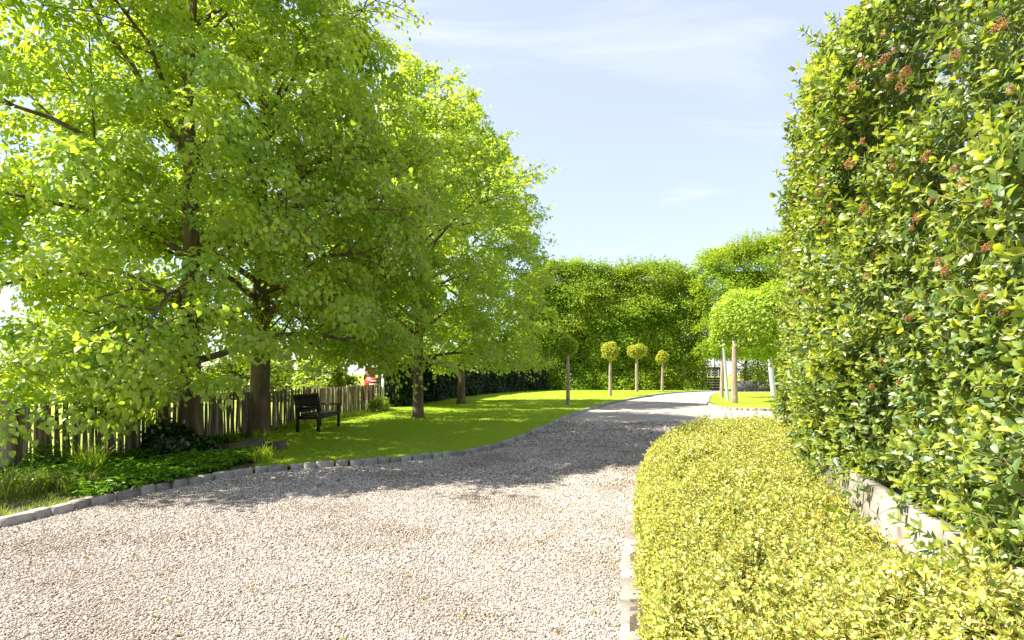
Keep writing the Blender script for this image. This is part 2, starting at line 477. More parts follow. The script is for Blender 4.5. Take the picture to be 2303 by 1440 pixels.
# ------------------------------------------------------------------ scatter by geometry nodes (stuff only)
def scatter(name, P, rot, scl, protos, mat, parent=None):
    """points with rotation and scale attributes; the node group sets one of the proto meshes on each"""
    me = bpy.data.meshes.new(name)
    me.vertices.add(len(P)); me.vertices.foreach_set('co', np.asarray(P, np.float32).ravel())
    a = me.attributes.new('rot', 'FLOAT_VECTOR', 'POINT'); a.data.foreach_set('vector', np.asarray(rot, np.float32).ravel())
    a = me.attributes.new('scl', 'FLOAT', 'POINT'); a.data.foreach_set('value', np.asarray(scl, np.float32).ravel())
    me.materials.append(mat)
    o = put(name, me, parent)
    ng = bpy.data.node_groups.new(name + '_nodes', 'GeometryNodeTree')
    ng.interface.new_socket('Geometry', in_out='INPUT', socket_type='NodeSocketGeometry')
    ng.interface.new_socket('Geometry', in_out='OUTPUT', socket_type='NodeSocketGeometry')
    n, l = ng.nodes, ng.links
    gi = n.new('NodeGroupInput'); go = n.new('NodeGroupOutput')
    mp_ = n.new('GeometryNodeMeshToPoints'); l.new(gi.outputs[0], mp_.inputs[0])
    ip = n.new('GeometryNodeInstanceOnPoints')
    l.new(mp_.outputs[0], ip.inputs['Points'])
    join = n.new('GeometryNodeJoinGeometry')
    for i, pm in enumerate(protos):
        src = bpy.data.objects.new(name + '_source', pm)   # never linked: only the mesh is read
        inf = n.new('GeometryNodeObjectInfo'); inf.inputs['Object'].default_value = src
        inf.inputs['As Instance'].default_value = False
        g2i = n.new('GeometryNodeGeometryToInstance')
        l.new(inf.outputs['Geometry'], g2i.inputs[0]); l.new(g2i.outputs[0], join.inputs[0])
    l.new(join.outputs[0], ip.inputs['Instance'])
    ip.inputs['Pick Instance'].default_value = True
    rv = n.new('FunctionNodeRandomValue'); rv.data_type = 'INT'
    rv.inputs[4].default_value = 0; rv.inputs[5].default_value = len(protos) - 1
    l.new(rv.outputs[2], ip.inputs['Instance Index'])
    na = n.new('GeometryNodeInputNamedAttribute'); na.data_type = 'FLOAT_VECTOR'; na.inputs['Name'].default_value = 'rot'
    e2r = n.new('FunctionNodeEulerToRotation')
    l.new(na.outputs['Attribute'], e2r.inputs[0]); l.new(e2r.outputs[0], ip.inputs['Rotation'])
    nb = n.new('GeometryNodeInputNamedAttribute'); nb.data_type = 'FLOAT'; nb.inputs['Name'].default_value = 'scl'
    l.new(nb.outputs['Attribute'], ip.inputs['Scale'])
    l.new(ip.outputs[0], go.inputs[0])
    md = o.modifiers.new('scatter', 'NODES'); md.node_group = ng
    return o


# ------------------------------------------------------------------ leaves
def leaf_shape(L=1.0, W=.5, fold=.25, curl=.1, segs=2, wide=.42):
    """one leaf, base at origin, tip along +y, normal +z; returns verts and triangles"""
    if segs == 2:
        a, b = max(.04, wide - .20), wide + .20
        wa, wb, f = W * .46, W * .44, fold * W / 2
        V = [[0, 0, 0], [-wa, a * L, f], [-wb, b * L, f - curl * L * .3], [0, L, -curl * L], [wb, b * L, f - curl * L * .3], [wa, a * L, f]]
        F = [[0, 2, 1], [0, 3, 2], [0, 4, 3], [0, 5, 4]]
    else:
        a, b = .3, .68
        wa, wb = W * .47, W * .40
        V = [[0, 0, 0], [-wa, a * L, fold * wa], [0, a * L, curl * L * .25], [wa, a * L, fold * wa],
             [-wb, b * L, fold * wb - curl * L * .25], [0, b * L, 0], [wb, b * L, fold * wb - curl * L * .25], [0, L, -curl * L]]
        F = [[0, 2, 1], [0, 3, 2], [1, 2, 5], [1, 5, 4], [2, 3, 6], [2, 6, 5], [4, 5, 7], [5, 6, 7]]
    return np.array(V, float), np.array(F)


def leaf_cloud(mb, P, nrm, tip, size, shapes, m=0):
    """many leaves: positions, face normals, tip directions, sizes"""
    N = len(P)
    if N == 0:
        return
    z = unit(nrm)
    y = unit(tip - (tip * z).sum(1, keepdims=True) * z)
    x = np.cross(y, z)
    pick = rng.integers(0, len(shapes), N)
    for i, (TV, TF) in enumerate(shapes):
        k = np.where(pick == i)[0]
        if not len(k):
            continue
        V = P[k, None, :] + size[k, None, None] * (TV[None, :, 0:1] * x[k, None, :] + TV[None, :, 1:2] * y[k, None, :] + TV[None, :, 2:3] * z[k, None, :])
        F = TF[None] + (np.arange(len(k)) * len(TV))[:, None, None]
        mb.add(V.reshape(-1, 3), F.reshape(-1, 3), m)


KITE = [(np.array([[0, 0, 0], [-.28, .45, .05], [0, 1, -.1], [.28, .45, .05]]), np.array([[0, 2, 1], [0, 3, 2]])), (np.array([[0, 0, 0], [-.24, .5, -.04], [0, 1, .1], [.26, .42, -.05]]), np.array([[0, 2, 1], [0, 3, 2]]))]
HEART2 = [(np.array([[0, 0, 0], [-.44, .36, .1], [0, 1, -.12], [.44, .36, .1]]), np.array([[0, 2, 1], [0, 3, 2]])), (np.array([[0, 0, 0], [-.40, .40, -.06], [0, 1, .1], [.46, .34, -.08]]), np.array([[0, 2, 1], [0, 3, 2]]))]
HEART = [leaf_shape(1, .92, .3, .15, 2, .26), leaf_shape(1, .82, .12, .28, 2, .29), leaf_shape(1, .98, .45, .05, 2, .25)]
OVAL = [leaf_shape(1, .55, .3, .15, 2, .45), leaf_shape(1, .48, .15, .3, 2, .5), leaf_shape(1, .6, .45, .05, 2, .42)]


# ------------------------------------------------------------------ trees
def build_tree(name, label, base, H, R, zb, tr, seed, nleaf, lsize, mat, bark, group=None, cat='tree', lean=(0, 0), nl=30, nsec=9,
               droop=.35, low_side=None, low_drop=0.0, shapes=HEART, profile=None, sig=.16, boughs=()):
    g = np.random.default_rng(seed)
    D0 = base[1]
    root = empty(name, base)
    tag(root, label, cat, group)
    if profile is None:
        profile = [(0, .86), (.10, 1.0), (.35, 1.0), (.55, .88), (.75, .60), (.9, .32), (1, .05)]
    pt, pr = zip(*profile)
    wood = MB()
    # trunk
    n = 14
    t = np.linspace(0, 1, n)
    wob = np.cumsum(g.normal(0, .05, (n, 2)), 0) * (t[:, None] ** .7)
    tp = np.stack([lean[0] * t * H + wob[:, 0], lean[1] * t * H + wob[:, 1], t * H * .94 - .05], 1)
    rad = tr * (1 - t) ** .85 + .012
    rad[0] *= 1.35
    tp = np.vstack([tp[:1], tp[:1] * .7 + tp[1:2] * .3, tp[1:]])
    rad = np.r_[rad[0], rad[0] / 1.3, rad[1:]]
    wood.tube(tp, rad, 10)
    tz = tp[:, 2]

    def on_trunk(z):
        return np.array([np.interp(z, tz, tp[:, 0]), np.interp(z, tz, tp[:, 1]), z])
    phase = g.uniform(0, 6.28, 4)

    def env(az, z):
        tt = np.clip((z - zb) / (H - zb), 0, 1)
        r = R * np.interp(tt, pt, pr)
        return r * (1 + .06 * np.sin(2 * az + phase[0]) + .06 * np.sin(3 * az + phase[1] + z * .8) + .07 * np.sin(5 * az + phase[2] - z * 1.7))
    segs = []        # (a, b, weight): stretches that carry leaves
    az = g.uniform(0, 6.28)
    for i in range(nl):
        u = (i + .5) / nl
        z0 = zb * .85 + (H * .93 - zb * .85) * u ** 1.05 + g.normal(0, .12)
        az += 2.399 + g.normal(0, .25)
        el = math.radians(26 + 40 * u + g.normal(0, 6))
        p0 = on_trunk(z0)
        zt = z0 + math.tan(el) * R * .45 * (1 - .5 * u)
        Lh = max(.5, env(az, min(zt, H - .1)) * g.uniform(.86, 1.04))
        rise = math.tan(el) * Lh * .62
        fall = droop * Lh * (1 - u) ** 1.3
        if low_side is not None and u < .35:
            c = math.cos(az - low_side)
            fall += low_drop * max(0, c) * (1 - u / .35)
        m_ = 9
        s = np.linspace(0, 1, m_)
        d = np.array([math.cos(az), math.sin(az)])
        side = np.array([-d[1], d[0]])
        bend = g.normal(0, .10) * Lh
        path = np.stack([p0[0] + d[0] * Lh * s + side[0] * bend * s ** 2, p0[1] + d[1] * Lh * s + side[1] * bend * s ** 2,
                         z0 + rise * (1 - (1 - s) ** 1.7) - fall * s ** 2.4], 1)
        path[1:-1] += g.normal(0, .035, (m_ - 2, 3)) * Lh * .3
        r0 = max(.016, tr * (.40 - .24 * u) * min(1, Lh / R + .2))
        wood.tube(path, r0 * (1 - s * .93), 6)
        for k in range(nsec):
            v = .26 + .74 * (k + g.uniform(0, .9)) / nsec
            f = v * (m_ - 1); a = int(min(f, m_ - 2)); q = path[a] + (path[a + 1] - path[a]) * (f - a)
            sd = 1 if k % 2 else -1
            ang = az + sd * math.radians(g.uniform(28, 68)) * (1 if v < .95 else .3)
            Ls = Lh * g.uniform(.22, .42) * (1.15 - .55 * v) + .3
            e2 = math.radians(g.uniform(-12, 58)) * (1 - .2 * v)
            e = q + np.array([math.cos(ang) * Ls * math.cos(e2), math.sin(ang) * Ls * math.cos(e2), math.sin(e2) * Ls - .10 * Ls])
            mid = (q + e) / 2 + np.array([0, 0, .08 * Ls])
            wood.tube(np.array([q, mid, e]), np.array([.34, .2, .06]) * r0 * (1.1 - .6 * v) + .003, 4, cap=False)
            segs.append((q, mid, .5 * Ls)); segs.append((mid, e, .95 * Ls))
            for _ in range(2):                             # side twigs
                ang2 = ang + g.choice([-1, 1]) * g.uniform(.5, 1.1)
                l2 = Ls * g.uniform(.3, .55)
                e3 = mid + np.array([math.cos(ang2) * l2, math.sin(ang2) * l2, g.uniform(-.15, .3) * l2])
                wood.tube(np.array([mid, e3]), np.array([.009, .003]), 3, cap=False)
                segs.append((mid, e3, l2 * .9))
        segs.append((path[-3], path[-1], Lh * .25))
    bclumps = []
    for ex in boughs:                                      # named low boughs that hang down
        ex = np.array(ex, float) - np.array(base)
        z0 = zb + .5; p0 = on_trunk(z0)
        s = np.linspace(0, 1, 10)
        path = p0 + (ex - p0) * s[:, None]
        path[:, 2] += 4 * s * (1 - s) * .55
        wood.tube(path, .035 * (1 - s * .9), 6)
        for k in range(14):
            q = path[min(9, 3 + k // 2)]; a_ = g.uniform(0, 6.28); l2 = g.uniform(.25, .6)
            e = q + np.array([math.cos(a_) * l2, math.sin(a_) * l2, -g.uniform(.0, .5) * l2])
            wood.tube(np.array([q, e]), [.008, .003], 3, cap=False)
            segs.append((q, e, l2 * 2.2))
            if k % 2 == 0:
                bclumps.append(e + g.normal(0, .12, 3))
    # leading shoots at the top
    for _ in range(10):
        q = on_trunk(H * g.uniform(.80, .93)); a = g.uniform(0, 6.28)
        e = q + np.array([math.cos(a) * .5, math.sin(a) * .5, g.uniform(.3, .9)]) * R * .28
        wood.tube(np.array([q, e]), np.array([.02, .004]), 4, cap=False)
        segs.append((q, e, .9))
    wood.build('trunk', bark, root, smooth=True)
    A = np.array([s[0] for s in segs]); B = np.array([s[1] for s in segs]); Wt = np.array([s[2] for s in segs])
    n1 = int(nleaf * .26)
    cen = np.array([tp[:, 0].mean(), tp[:, 1].mean(), H * .45])

    def spray_leaves(C, tl, i, off):
        off = off - (off * tl[i]).sum(1, keepdims=True) * tl[i] * .55
        P = C + off
        rr = np.hypot(off[:, 0], off[:, 1])
        P[:, 2] -= .5 * rr ** 2                            # sprays hang at their rims
        o = unit(P - cen)
        nr = unit(tl[i] * .7 + o * .35 + g.normal(0, .5, P.shape))
        tp_ = unit(o * .5 + g.normal(0, .6, P.shape) + np.array([0, 0, -.75]))
        return P, nr, tp_
    # leaves along the twigs
    pick = g.choice(len(segs), n1, p=Wt / Wt.sum())
    tilt = unit(np.array([0, 0, 1.0]) + g.normal(0, .42, (len(segs), 3)))
    tt = g.beta(1.6, 1.0, n1) * 1.05
    S1_ = spray_leaves(A[pick] + (B[pick] - A[pick]) * tt[:, None], tilt, pick, g.normal(0, sig * .8, (n1, 3)))
    # leaf masses: shallow domes of overlapping leaves, rims hanging
    nl_ = 170
    nc = (nleaf - n1) // nl_
    zc_ = zb + (H - zb) * g.beta(1.15, 1.25, nc * 4)
    ac = g.uniform(0, 6.28, nc * 4)
    ev = env(ac, zc_)
    kp = g.uniform(size=nc * 4) < ev / (R * 1.2)
    zc_, ac, ev = zc_[kp][:nc], ac[kp][:nc], ev[kp][:nc]
    nc = len(zc_)
    rc = ev * g.uniform(.24, 1.0, nc) ** .40
    C0 = np.column_stack([np.cos(ac) * rc, np.sin(ac) * rc, zc_])
    C0[:, :2] += np.column_stack([np.interp(zc_, tz, tp[:, 0]), np.interp(zc_, tz, tp[:, 1])])
    if low_side is not None:
        low = np.clip(1 - (zc_ - zb) / 2.6, 0, 1)
        C0[:, 2] -= low_drop * np.clip(np.cos(ac - low_side), 0, 1) * low * (rc / R)
    if bclumps:
        bc = np.array(bclumps)
        C0 = np.vstack([C0, bc]); ac = np.r_[ac, np.arctan2(bc[:, 1], bc[:, 0])]; nc = len(C0)
    C0[:, 2] = np.maximum(C0[:, 2], 1.0)
    ax = unit(np.array([0, 0, 1.0]) + np.column_stack([np.cos(ac), np.sin(ac), 0 * ac]) * .45 + g.normal(0, .22, (nc, 3)))
    ii = np.repeat(np.arange(nc), nl_)
    size = (.40 if D0 < 14 else .48) * g.uniform(.6, 1.3, (nc, 1))[ii]
    q = g.normal(0, 1, (len(ii), 3)); q -= (q * ax[ii]).sum(1, keepdims=True) * ax[ii]
    q = unit(q) * np.sqrt(g.uniform(0, 1.15, (len(ii), 1))) * size
    rr = np.linalg.norm(q, axis=1, keepdims=True)
    layer = g.choice([0, 0, .5, 1], (len(ii), 1)) * -.16
    P2 = C0[ii] + q - ax[ii] * (rr ** 2 / size * .55 - layer) + g.normal(0, .035, q.shape)
    P2[:, 2] -= .10 * rr[:, 0] ** 2
    nr2 = unit(ax[ii] + q / (size + 1e-6) * .85 + g.normal(0, .34, q.shape))
    tp2 = unit(q / (size + 1e-6) + g.normal(0, .35, q.shape) + np.array([0, 0, -.7]))
    S2_ = (P2, nr2, tp2)
    P, nrm, tip = (np.vstack(q) for q in zip(S1_, S2_))
    nleaf = len(P)
    P[:, 2] = np.maximum(P[:, 2], .12)
    mb = MB()
    leaf_cloud(mb, P, nrm, tip, lsize * g.uniform(.6, 1.25, nleaf), shapes)
    c = mb.build('crown', mat, root)
    c['kind'] = 'stuff'
    return root


def leafy_solid(name, label, sampler, nleaf, lsize, mat, seed, cat, group=None, base=(0, 0, 0), shapes=OVAL, part='foliage', wood=None, up=.5, spread=.5, spray=None, core=None):
    """a hedge or bush: sampler(g, n) gives positions and outward directions in world space"""
    g = np.random.default_rng(seed)
    root = empty(name, base); tag(root, label, cat, group)
    if spray:                                              # flat sprays of leaves, each with its own tilt
        k = nleaf // spray[0]
        Pc, Oc = sampler(g, k)
        tl = unit(np.array([0, 0, .75]) + Oc * .65 + g.normal(0, .30, (k, 3)))
        i = np.repeat(np.arange(k), spray[0])
        off = g.normal(0, 1, (len(i), 3)) * spray[1]
        off -= (off * tl[i]).sum(1, keepdims=True) * tl[i] * .72
        P, O = Pc[i] + off, Oc[i]
        P[:, 2] = np.maximum(P[:, 2], .08)
        nrm = unit(tl[i] * .8 + O * .2 + g.normal(0, .38, P.shape))
    else:
        P, O = sampler(g, nleaf)
        nrm = unit(O * .6 + np.array([0, 0, up]) + g.normal(0, spread, (len(P), 3)))
    P = P - np.array(base)
    tip = unit(O * .8 + g.normal(0, .6, (len(P), 3)) + np.array([0, 0, -.25]))
    mb = MB(); leaf_cloud(mb, P, nrm, tip, lsize * g.uniform(.6, 1.3, len(P)), shapes)
    f = mb.build(part, mat, root); f['kind'] = 'stuff'
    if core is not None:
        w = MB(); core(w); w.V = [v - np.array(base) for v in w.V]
        w.build('light_block_core', M['inner'], root)  # added solid block behind the leaves, stops light coming through
    if wood is not None:
        w = MB(); wood(w, g); w.V = [v - np.array(base) for v in w.V]
        w.build('stem', M['bark'], root)
    return root


# ================================================================== GROUND
KERB_L = [(-6.1, -3), (-5.6, 1), (-5.3, 3.4), (-4.98, 5.1), (-4.72, 6.3), (-4.15, 7.7), (-3.45, 8.35), (-2.2, 8.85), (-.62, 10.0), (.02, 11.4), (1.3, 15.9), (2.55, 20.5), (4.8, 26.5), (8.2, 34), (11.9, 41), (15.5, 45.5), (18, 47)]
KERB_R = [(-.1, .2), (.35, 1.9), (.6, 3.0), (1.15, 5.45), (1.75, 7.5), (2.6, 9.6), (3.3, 10.8), (4.3, 11.5), (6.6, 12.0), (9.5, 12.3)]
ISLAND = [(26, 21.4), (16, 21.5), (11, 21.7), (9.2, 22.1), (8.8, 23.4), (9.5, 26), (11.3, 31), (14.2, 38), (16.0, 41.5), (19, 42.8), (26, 43.5)]
HEDGE_F = [(1.0, .2), (1.38, .9), (1.9, 2.25), (2.68, 4.5), (3.02, 5.5), (3.4, 6.5), (4.25, 8.3), (5.15, 10.1), (5.65, 10.9)]
FENCE = [(-7.5, 6.8), (-7.1, 7.4), (-6.5, 8.7), (-6.35, 11.4), (-5.35, 21.7)]

g_ = poly_sheet('ground', [(-1500, -200), (1500, -200), (1500, 3000), (-1500, 3000)], -0.012, M['field'])
tag(g_, kind='structure')
d_ = poly_sheet('gravel_drive', [(-6.4, -4), (9.6, -4), (30, 12), (30, 52), (16, 50), (10, 47), (-1, 30), (-6, 10)], 0.0, M['gravel'])
tag(d_, kind='structure')

kl, ktl = polyline(KERB_L, .05)
klo = np.stack([kl[:, 0] - ktl[:, 1] * .06, kl[:, 1] + ktl[:, 0] * .06], 1)
LAWN = [tuple(p) for p in klo[::8]] + [(18, 49), (3, 49.5), (-2.5, 40), (-4.6, 28), (-5.5, 21.8), (-6.5, 11.4), (-6.7, 8.6), (-7.4, 7.2), (-9.5, 4.5), (-10, -3)]
lawn = poly_sheet('lawn', LAWN, .062, M['lawn'])
tag(lawn, kind='structure')
isl, ist = polyline(ISLAND, .1)
island = poly_sheet('lawn_island', [tuple(p) for p in isl[::3]] + [(26, 43.4)], .075, M['lawn'])
tag(island, kind='structure')
kr, ktr = polyline(KERB_R, .05)
bed = poly_sheet('planting_bed', [(p[0] + .06 * t[1], p[1] - .06 * t[0]) for p, t in zip(kr[::8], ktr[::8])] + [(9.5, 6), (5, -1), (.4, -1)], .03, M['soil'])
tag(bed, kind='structure')
soil_l = poly_sheet('flower_bed', [(-5.25, 4.2), (-4.8, 6.25), (-4.25, 7.75), (-3.95, 8.05), (-4.1, 8.7), (-4.7, 9.7), (-5.3, 10.9), (-5.7, 11.6), (-6.35, 11.5), (-6.5, 8.7), (-7.2, 7.4), (-8.4, 5.6), (-8.6, 3)], .068, M['soil'])
tag(soil_l, kind='structure')


# ------------------------------------------------------------------ kerb stones
def stone_mesh(g, name, l, w, h, mat):
    mb = MB()
    nx, ny = 3, 2
    # rounded block: bottom ring, shoulder ring, top ring
    def ring(sx, sy, z, j):
        c = [(-1, -1), (0, -1.04), (1, -1), (1.03, 0), (1, 1), (0, 1.04), (-1, 1), (-1.03, 0)]
        return [[x * l / 2 * sx + g.normal(0, j), y * w / 2 * sy + g.normal(0, j), z + g.normal(0, j)] for x, y in c]
    V = ring(.98, .97, -.08, .002) + ring(1, 1, h * .72, .004) + ring(.88, .82, h, .004) + [[0, 0, h + .004]]
    F = []
    for r in range(2):
        for k in range(8):
            F.append([r * 8 + k, r * 8 + (k + 1) % 8, r * 8 + 8 + (k + 1) % 8, r * 8 + 8 + k])
    mb.add(V, F)
    mb.add(np.array(V)[16:], [[k, (k + 1) % 8, 8] for k in range(8)])
    me = mb.mesh(name); me.materials.append(mat)
    return me


def kerb(label, pts, step, w, h, mat, side, dmax, z=0.0, dmin=-1, jitter=.012):
    g = np.random.default_rng(len(pts) * 13)
    root = empty('kerb'); tag(root, label, kind='structure')
    root['label'] = label
    protos = [stone_mesh(g, 'stone', step * .95, w, h * g.uniform(.9, 1.08), mat) for _ in range(7)]
    protos += [stone_mesh(g, 'stone', step * 1.45, w, h, mat) for _ in range(3)]
    X, T = polyline(pts, .02)
    s = 0; far = MB(); L = len(X) * .02
    while s < L - step:
        k = g.integers(0, 10)
        ln = step * (1.5 if k >= 7 else 1.0) + .008
        i = min(int((s + ln / 2) / .02), len(X) - 1)
        p, t = X[i], T[i]
        s += ln
        if p[1] < dmin:
            continue
        nrm = np.array([-t[1], t[0]]) * side
        c = p + nrm * (w / 2) + g.normal(0, jitter, 2)
        rz = math.atan2(t[1], t[0]) + g.normal(0, .03)
        if p[1] < dmax:
            o = put('stone', protos[k], root, (c[0], c[1], z + g.normal(0, .004)))
            o.rotation_euler = (g.normal(0, .02), g.normal(0, .02), rz)
        else:
            far.box((c[0], c[1], z + h / 2 - .03), (ln - .02, w, h + .06), rz)
    if far.n:
        f = far.build('far_stone_row', mat, root); f['kind'] = 'stuff'
    return root


kerb('grey stone kerb between the gravel and the lawn', KERB_L, .19, .12, .095, M['stone'], 1, 24, dmin=2)
kerb('pale cobble edging along the golden hedge', KERB_R, .155, .13, .035, M['cobble'], -1, 13, dmin=.8, jitter=.005)
kerb('low kerb round the lawn island', ISLAND[::-1], .22, .14, .11, M['stone'], 1, 26, dmin=20)

# ------------------------------------------------------------------ gravel stones
def pebble(g):
    t = (1 + 5 ** .5) / 2
    V = unit(np.array([[-1, t, 0], [1, t, 0], [-1, -t, 0], [1, -t, 0], [0, -1, t], [0, 1, t], [0, -1, -t], [0, 1, -t], [t, 0, -1], [t, 0, 1], [-t, 0, -1], [-t, 0, 1]], float))
    F = [[0, 11, 5], [0, 5, 1], [0, 1, 7], [0, 7, 10], [0, 10, 11], [1, 5, 9], [5, 11, 4], [11, 10, 2], [10, 7, 6], [7, 1, 8], [3, 9, 4], [3, 4, 2], [3, 2, 6], [3, 6, 8], [3, 8, 9], [4, 9, 5], [2, 4, 11], [6, 2, 10], [8, 6, 7], [9, 8, 1]]
    V = V * g.uniform(.72, 1.2, (12, 1)) * np.array([1, g.uniform(.65, .95), g.uniform(.5, .75)])
    mb = MB().add(V, F); me = mb.mesh('pebble'); me.materials.append(M['pebble'])
    return me


DRIVE = [tuple(p) for p in kl[::10]] + [(30, 47), (30, 12.5)] + [tuple(p) for p in kr[::-10]]


def gravel_points(n, y0, y1):
    y = rng.uniform(y0, y1, n); x = rng.uniform(-6, 6, n)
    k = inside(x, y, DRIVE) & (np.abs(x) < y * .98 + .3)
    return x[k], y[k]


gx, gy, gs = [], [], []
for y0, y1, dens, size in ((2.3, 4.2, 15500, .0054), (4.2, 7.2, 9500, .0068), (7.2, 11, 3600, .0105), (11, 17, 1000, .017)):
    x, y = gravel_points(int(dens * 12 * (y1 - y0)), y0, y1)
    gx.append(x); gy.append(y); gs.append(size * np.clip(rng.lognormal(0, .33, len(x)), .5, 2.2))
gx, gy, gs = map(np.concatenate, (gx, gy, gs))
gp = np.stack([gx, gy, gs * .25 + rng.uniform(0, .006, len(gx))], 1)
gr = scatter('gravel_stones', gp, rng.uniform(-3.1, 3.1, (len(gp), 3)) * np.array([.12, .12, 1]), gs, [pebble(rng) for _ in range(6)], M['pebble'])
tag(gr, 'beige gravel stones covering the drive', 'gravel', kind='stuff')
print('gravel', len(gp))


# ------------------------------------------------------------------ grass
def tuft(g, nb, h, spread, w, bend, mat, segs=2):
    mb = MB()
    for _ in range(nb):
        a = g.uniform(0, 6.28); r = spread * math.sqrt(g.uniform())
        p = np.array([r * math.cos(a), r * math.sin(a), 0])
        d = g.uniform(0, 6.28); hh = h * g.uniform(.5, 1.1); b = bend * g.uniform(.3, 1.2)
        dv = np.array([math.cos(d), math.sin(d), 0]); sv = np.array([-dv[1], dv[0], 0]) * w / 2
        t = np.linspace(0, 1, segs + 1)
        c = p + dv * (b * hh * t ** 2)[:, None] + np.array([0, 0, 1.0]) * (hh * (t - .35 * b * t ** 2.5))[:, None]
        V = []
        for i in range(segs):
            k = 1 - .5 * t[i]
            V += [c[i] - sv * k, c[i] + sv * k]
        V.append(c[-1])
        F = []
        for i in range(segs - 1):
            F += [[2 * i, 2 * i + 1, 2 * i + 3], [2 * i, 2 * i + 3, 2 * i + 2]]
        F.append([2 * segs - 2, 2 * segs - 1, 2 * segs])
        mb.add(V, F)
    me = mb.mesh('tuft'); me.materials.append(mat)
    return me


def lawn_points(poly, n, x0, x1, y0, y1):
    x = rng.uniform(x0, x1, n); y = rng.uniform(y0, y1, n)
    k = inside(x, y, poly) & (np.abs(x) < y * .99 + .3)
    return np.stack([x[k], y[k]], 1)


BEDP = [(-5.25, 4.2), (-4.8, 6.25), (-4.25, 7.75), (-3.95, 8.05), (-4.1, 8.7), (-4.7, 9.7), (-5.3, 10.9), (-5.7, 11.6), (-6.35, 11.5), (-6.5, 8.7), (-7.2, 7.4), (-8.4, 5.6), (-8.6, 3)]
LG = [(x, y) for x, y in LAWN]
a = lawn_points(LG, 80000, -6.6, 4.5, 8, 16)
b = lawn_points(LG, 60000, -6, 8, 16, 30)
c = lawn_points(LG, 16000, -6, 17, 30, 48)
a = a[~inside(a[:, 0], a[:, 1], BEDP)]
d = lawn_points([tuple(p) for p in isl[::3]] + [(26, 43.4)], 16000, 8, 26, 21, 43)
pts = np.vstack([a, b, c, d])
sc_ = np.r_[rng.uniform(.7, 1.25, len(a)), rng.uniform(.9, 1.5, len(b)), rng.uniform(1.2, 1.9, len(c)), rng.uniform(1.0, 1.6, len(d))]
zz = np.r_[np.full(len(a) + len(b) + len(c), .062), np.full(len(d), .075)]
gp = np.column_stack([pts, zz])
rot = np.column_stack([rng.normal(0, .15, (len(gp), 2)), rng.uniform(0, 6.28, len(gp))])
gr = scatter('lawn_grass', gp, rot, sc_, [tuft(rng, 9, .032, .05, .006, .8, M['grass']) for _ in range(4)], M['grass'])
tag(gr, 'short mown grass of the lawn', 'grass', kind='stuff')
print('grass', len(gp))

# rough grass and weeds where the lawn meets fence and kerb
fl, ft = polyline(FENCE, .05)
q = fl[rng.integers(0, len(fl), 900)] + rng.normal(0, .10, (900, 2)) + np.array([.10, 0])
kk = rng.integers(0, int(20 / .05), 600)
q2 = klo[60 + kk] + np.column_stack([-rng.uniform(.05, .16, 600) * ktl[60 + kk, 1], rng.uniform(.05, .16, 600) * ktl[60 + kk, 0]])
q = np.vstack([q, q2[q2[:, 1] > 4]])
gp = np.column_stack([q, np.full(len(q), .06)])
sc_ = np.r_[rng.uniform(.5, 1.5, 900), rng.uniform(.25, .6, len(q) - 900)]
gr = scatter('rough_grass', gp, np.column_stack([rng.normal(0, .15, (len(gp), 2)), rng.uniform(0, 6.28, len(gp))]), sc_,
             [tuft(rng, 12, .17, .06, .006, .7, M['grass'], 3) for _ in range(4)], M['grass'])
tag(gr, 'rough uncut grass along fence foot and kerb', 'grass', kind='stuff')

# ================================================================== RIGHT: WALL, HEDGES
wall = empty('garden_wall', (2.0, 2.5, 0))
tag(wall, 'low pale concrete wall under the tall glossy hedge', 'wall')
wd = unit(np.array([[.333, 1.0]]))[0]
def wall_pt(D): return np.array([1.16 + .333 * D, D])
for i, (d0, d1) in enumerate(((.3, 1.78), (1.93, 4.62))):
    a, b = wall_pt(d0), wall_pt(d1)
    n_ = np.array([wd[1], -wd[0]])
    mb = MB()
    c = (a + b) / 2 + n_ * .05
    L = np.linalg.norm(b - a)
    rz = math.atan2(wd[0], wd[1])
    mb.box((c[0] - 2.0, c[1] - 2.5, .39), (.08, L, .78), -rz)
    mb.build('concrete_panel', M['concrete'], wall)
for d0 in (1.855, 4.70):
    a = wall_pt(d0) + np.array([wd[1], -wd[0]]) * .05
    MB().box((a[0] - 2.0, a[1] - 2.5, .41), (.13, .13, .82), -rz).build('concrete_post', M['concrete'], wall)

# ---- tall viburnum hedge
hf, hft = polyline(HEDGE_F, .05)
# round the far end
end = [tuple(hf[-1]), (6.1, 11.5), (6.9, 11.85), (8.2, 11.9)]
he, het = polyline(end, .05)
hf = np.vstack([hf, he[1:]]); hft = np.vstack([hft, het[1:]])
HN = np.stack([-hft[:, 1], hft[:, 0]], 1)                   # outward: to the left of the walking direction
HTOP = 4.55


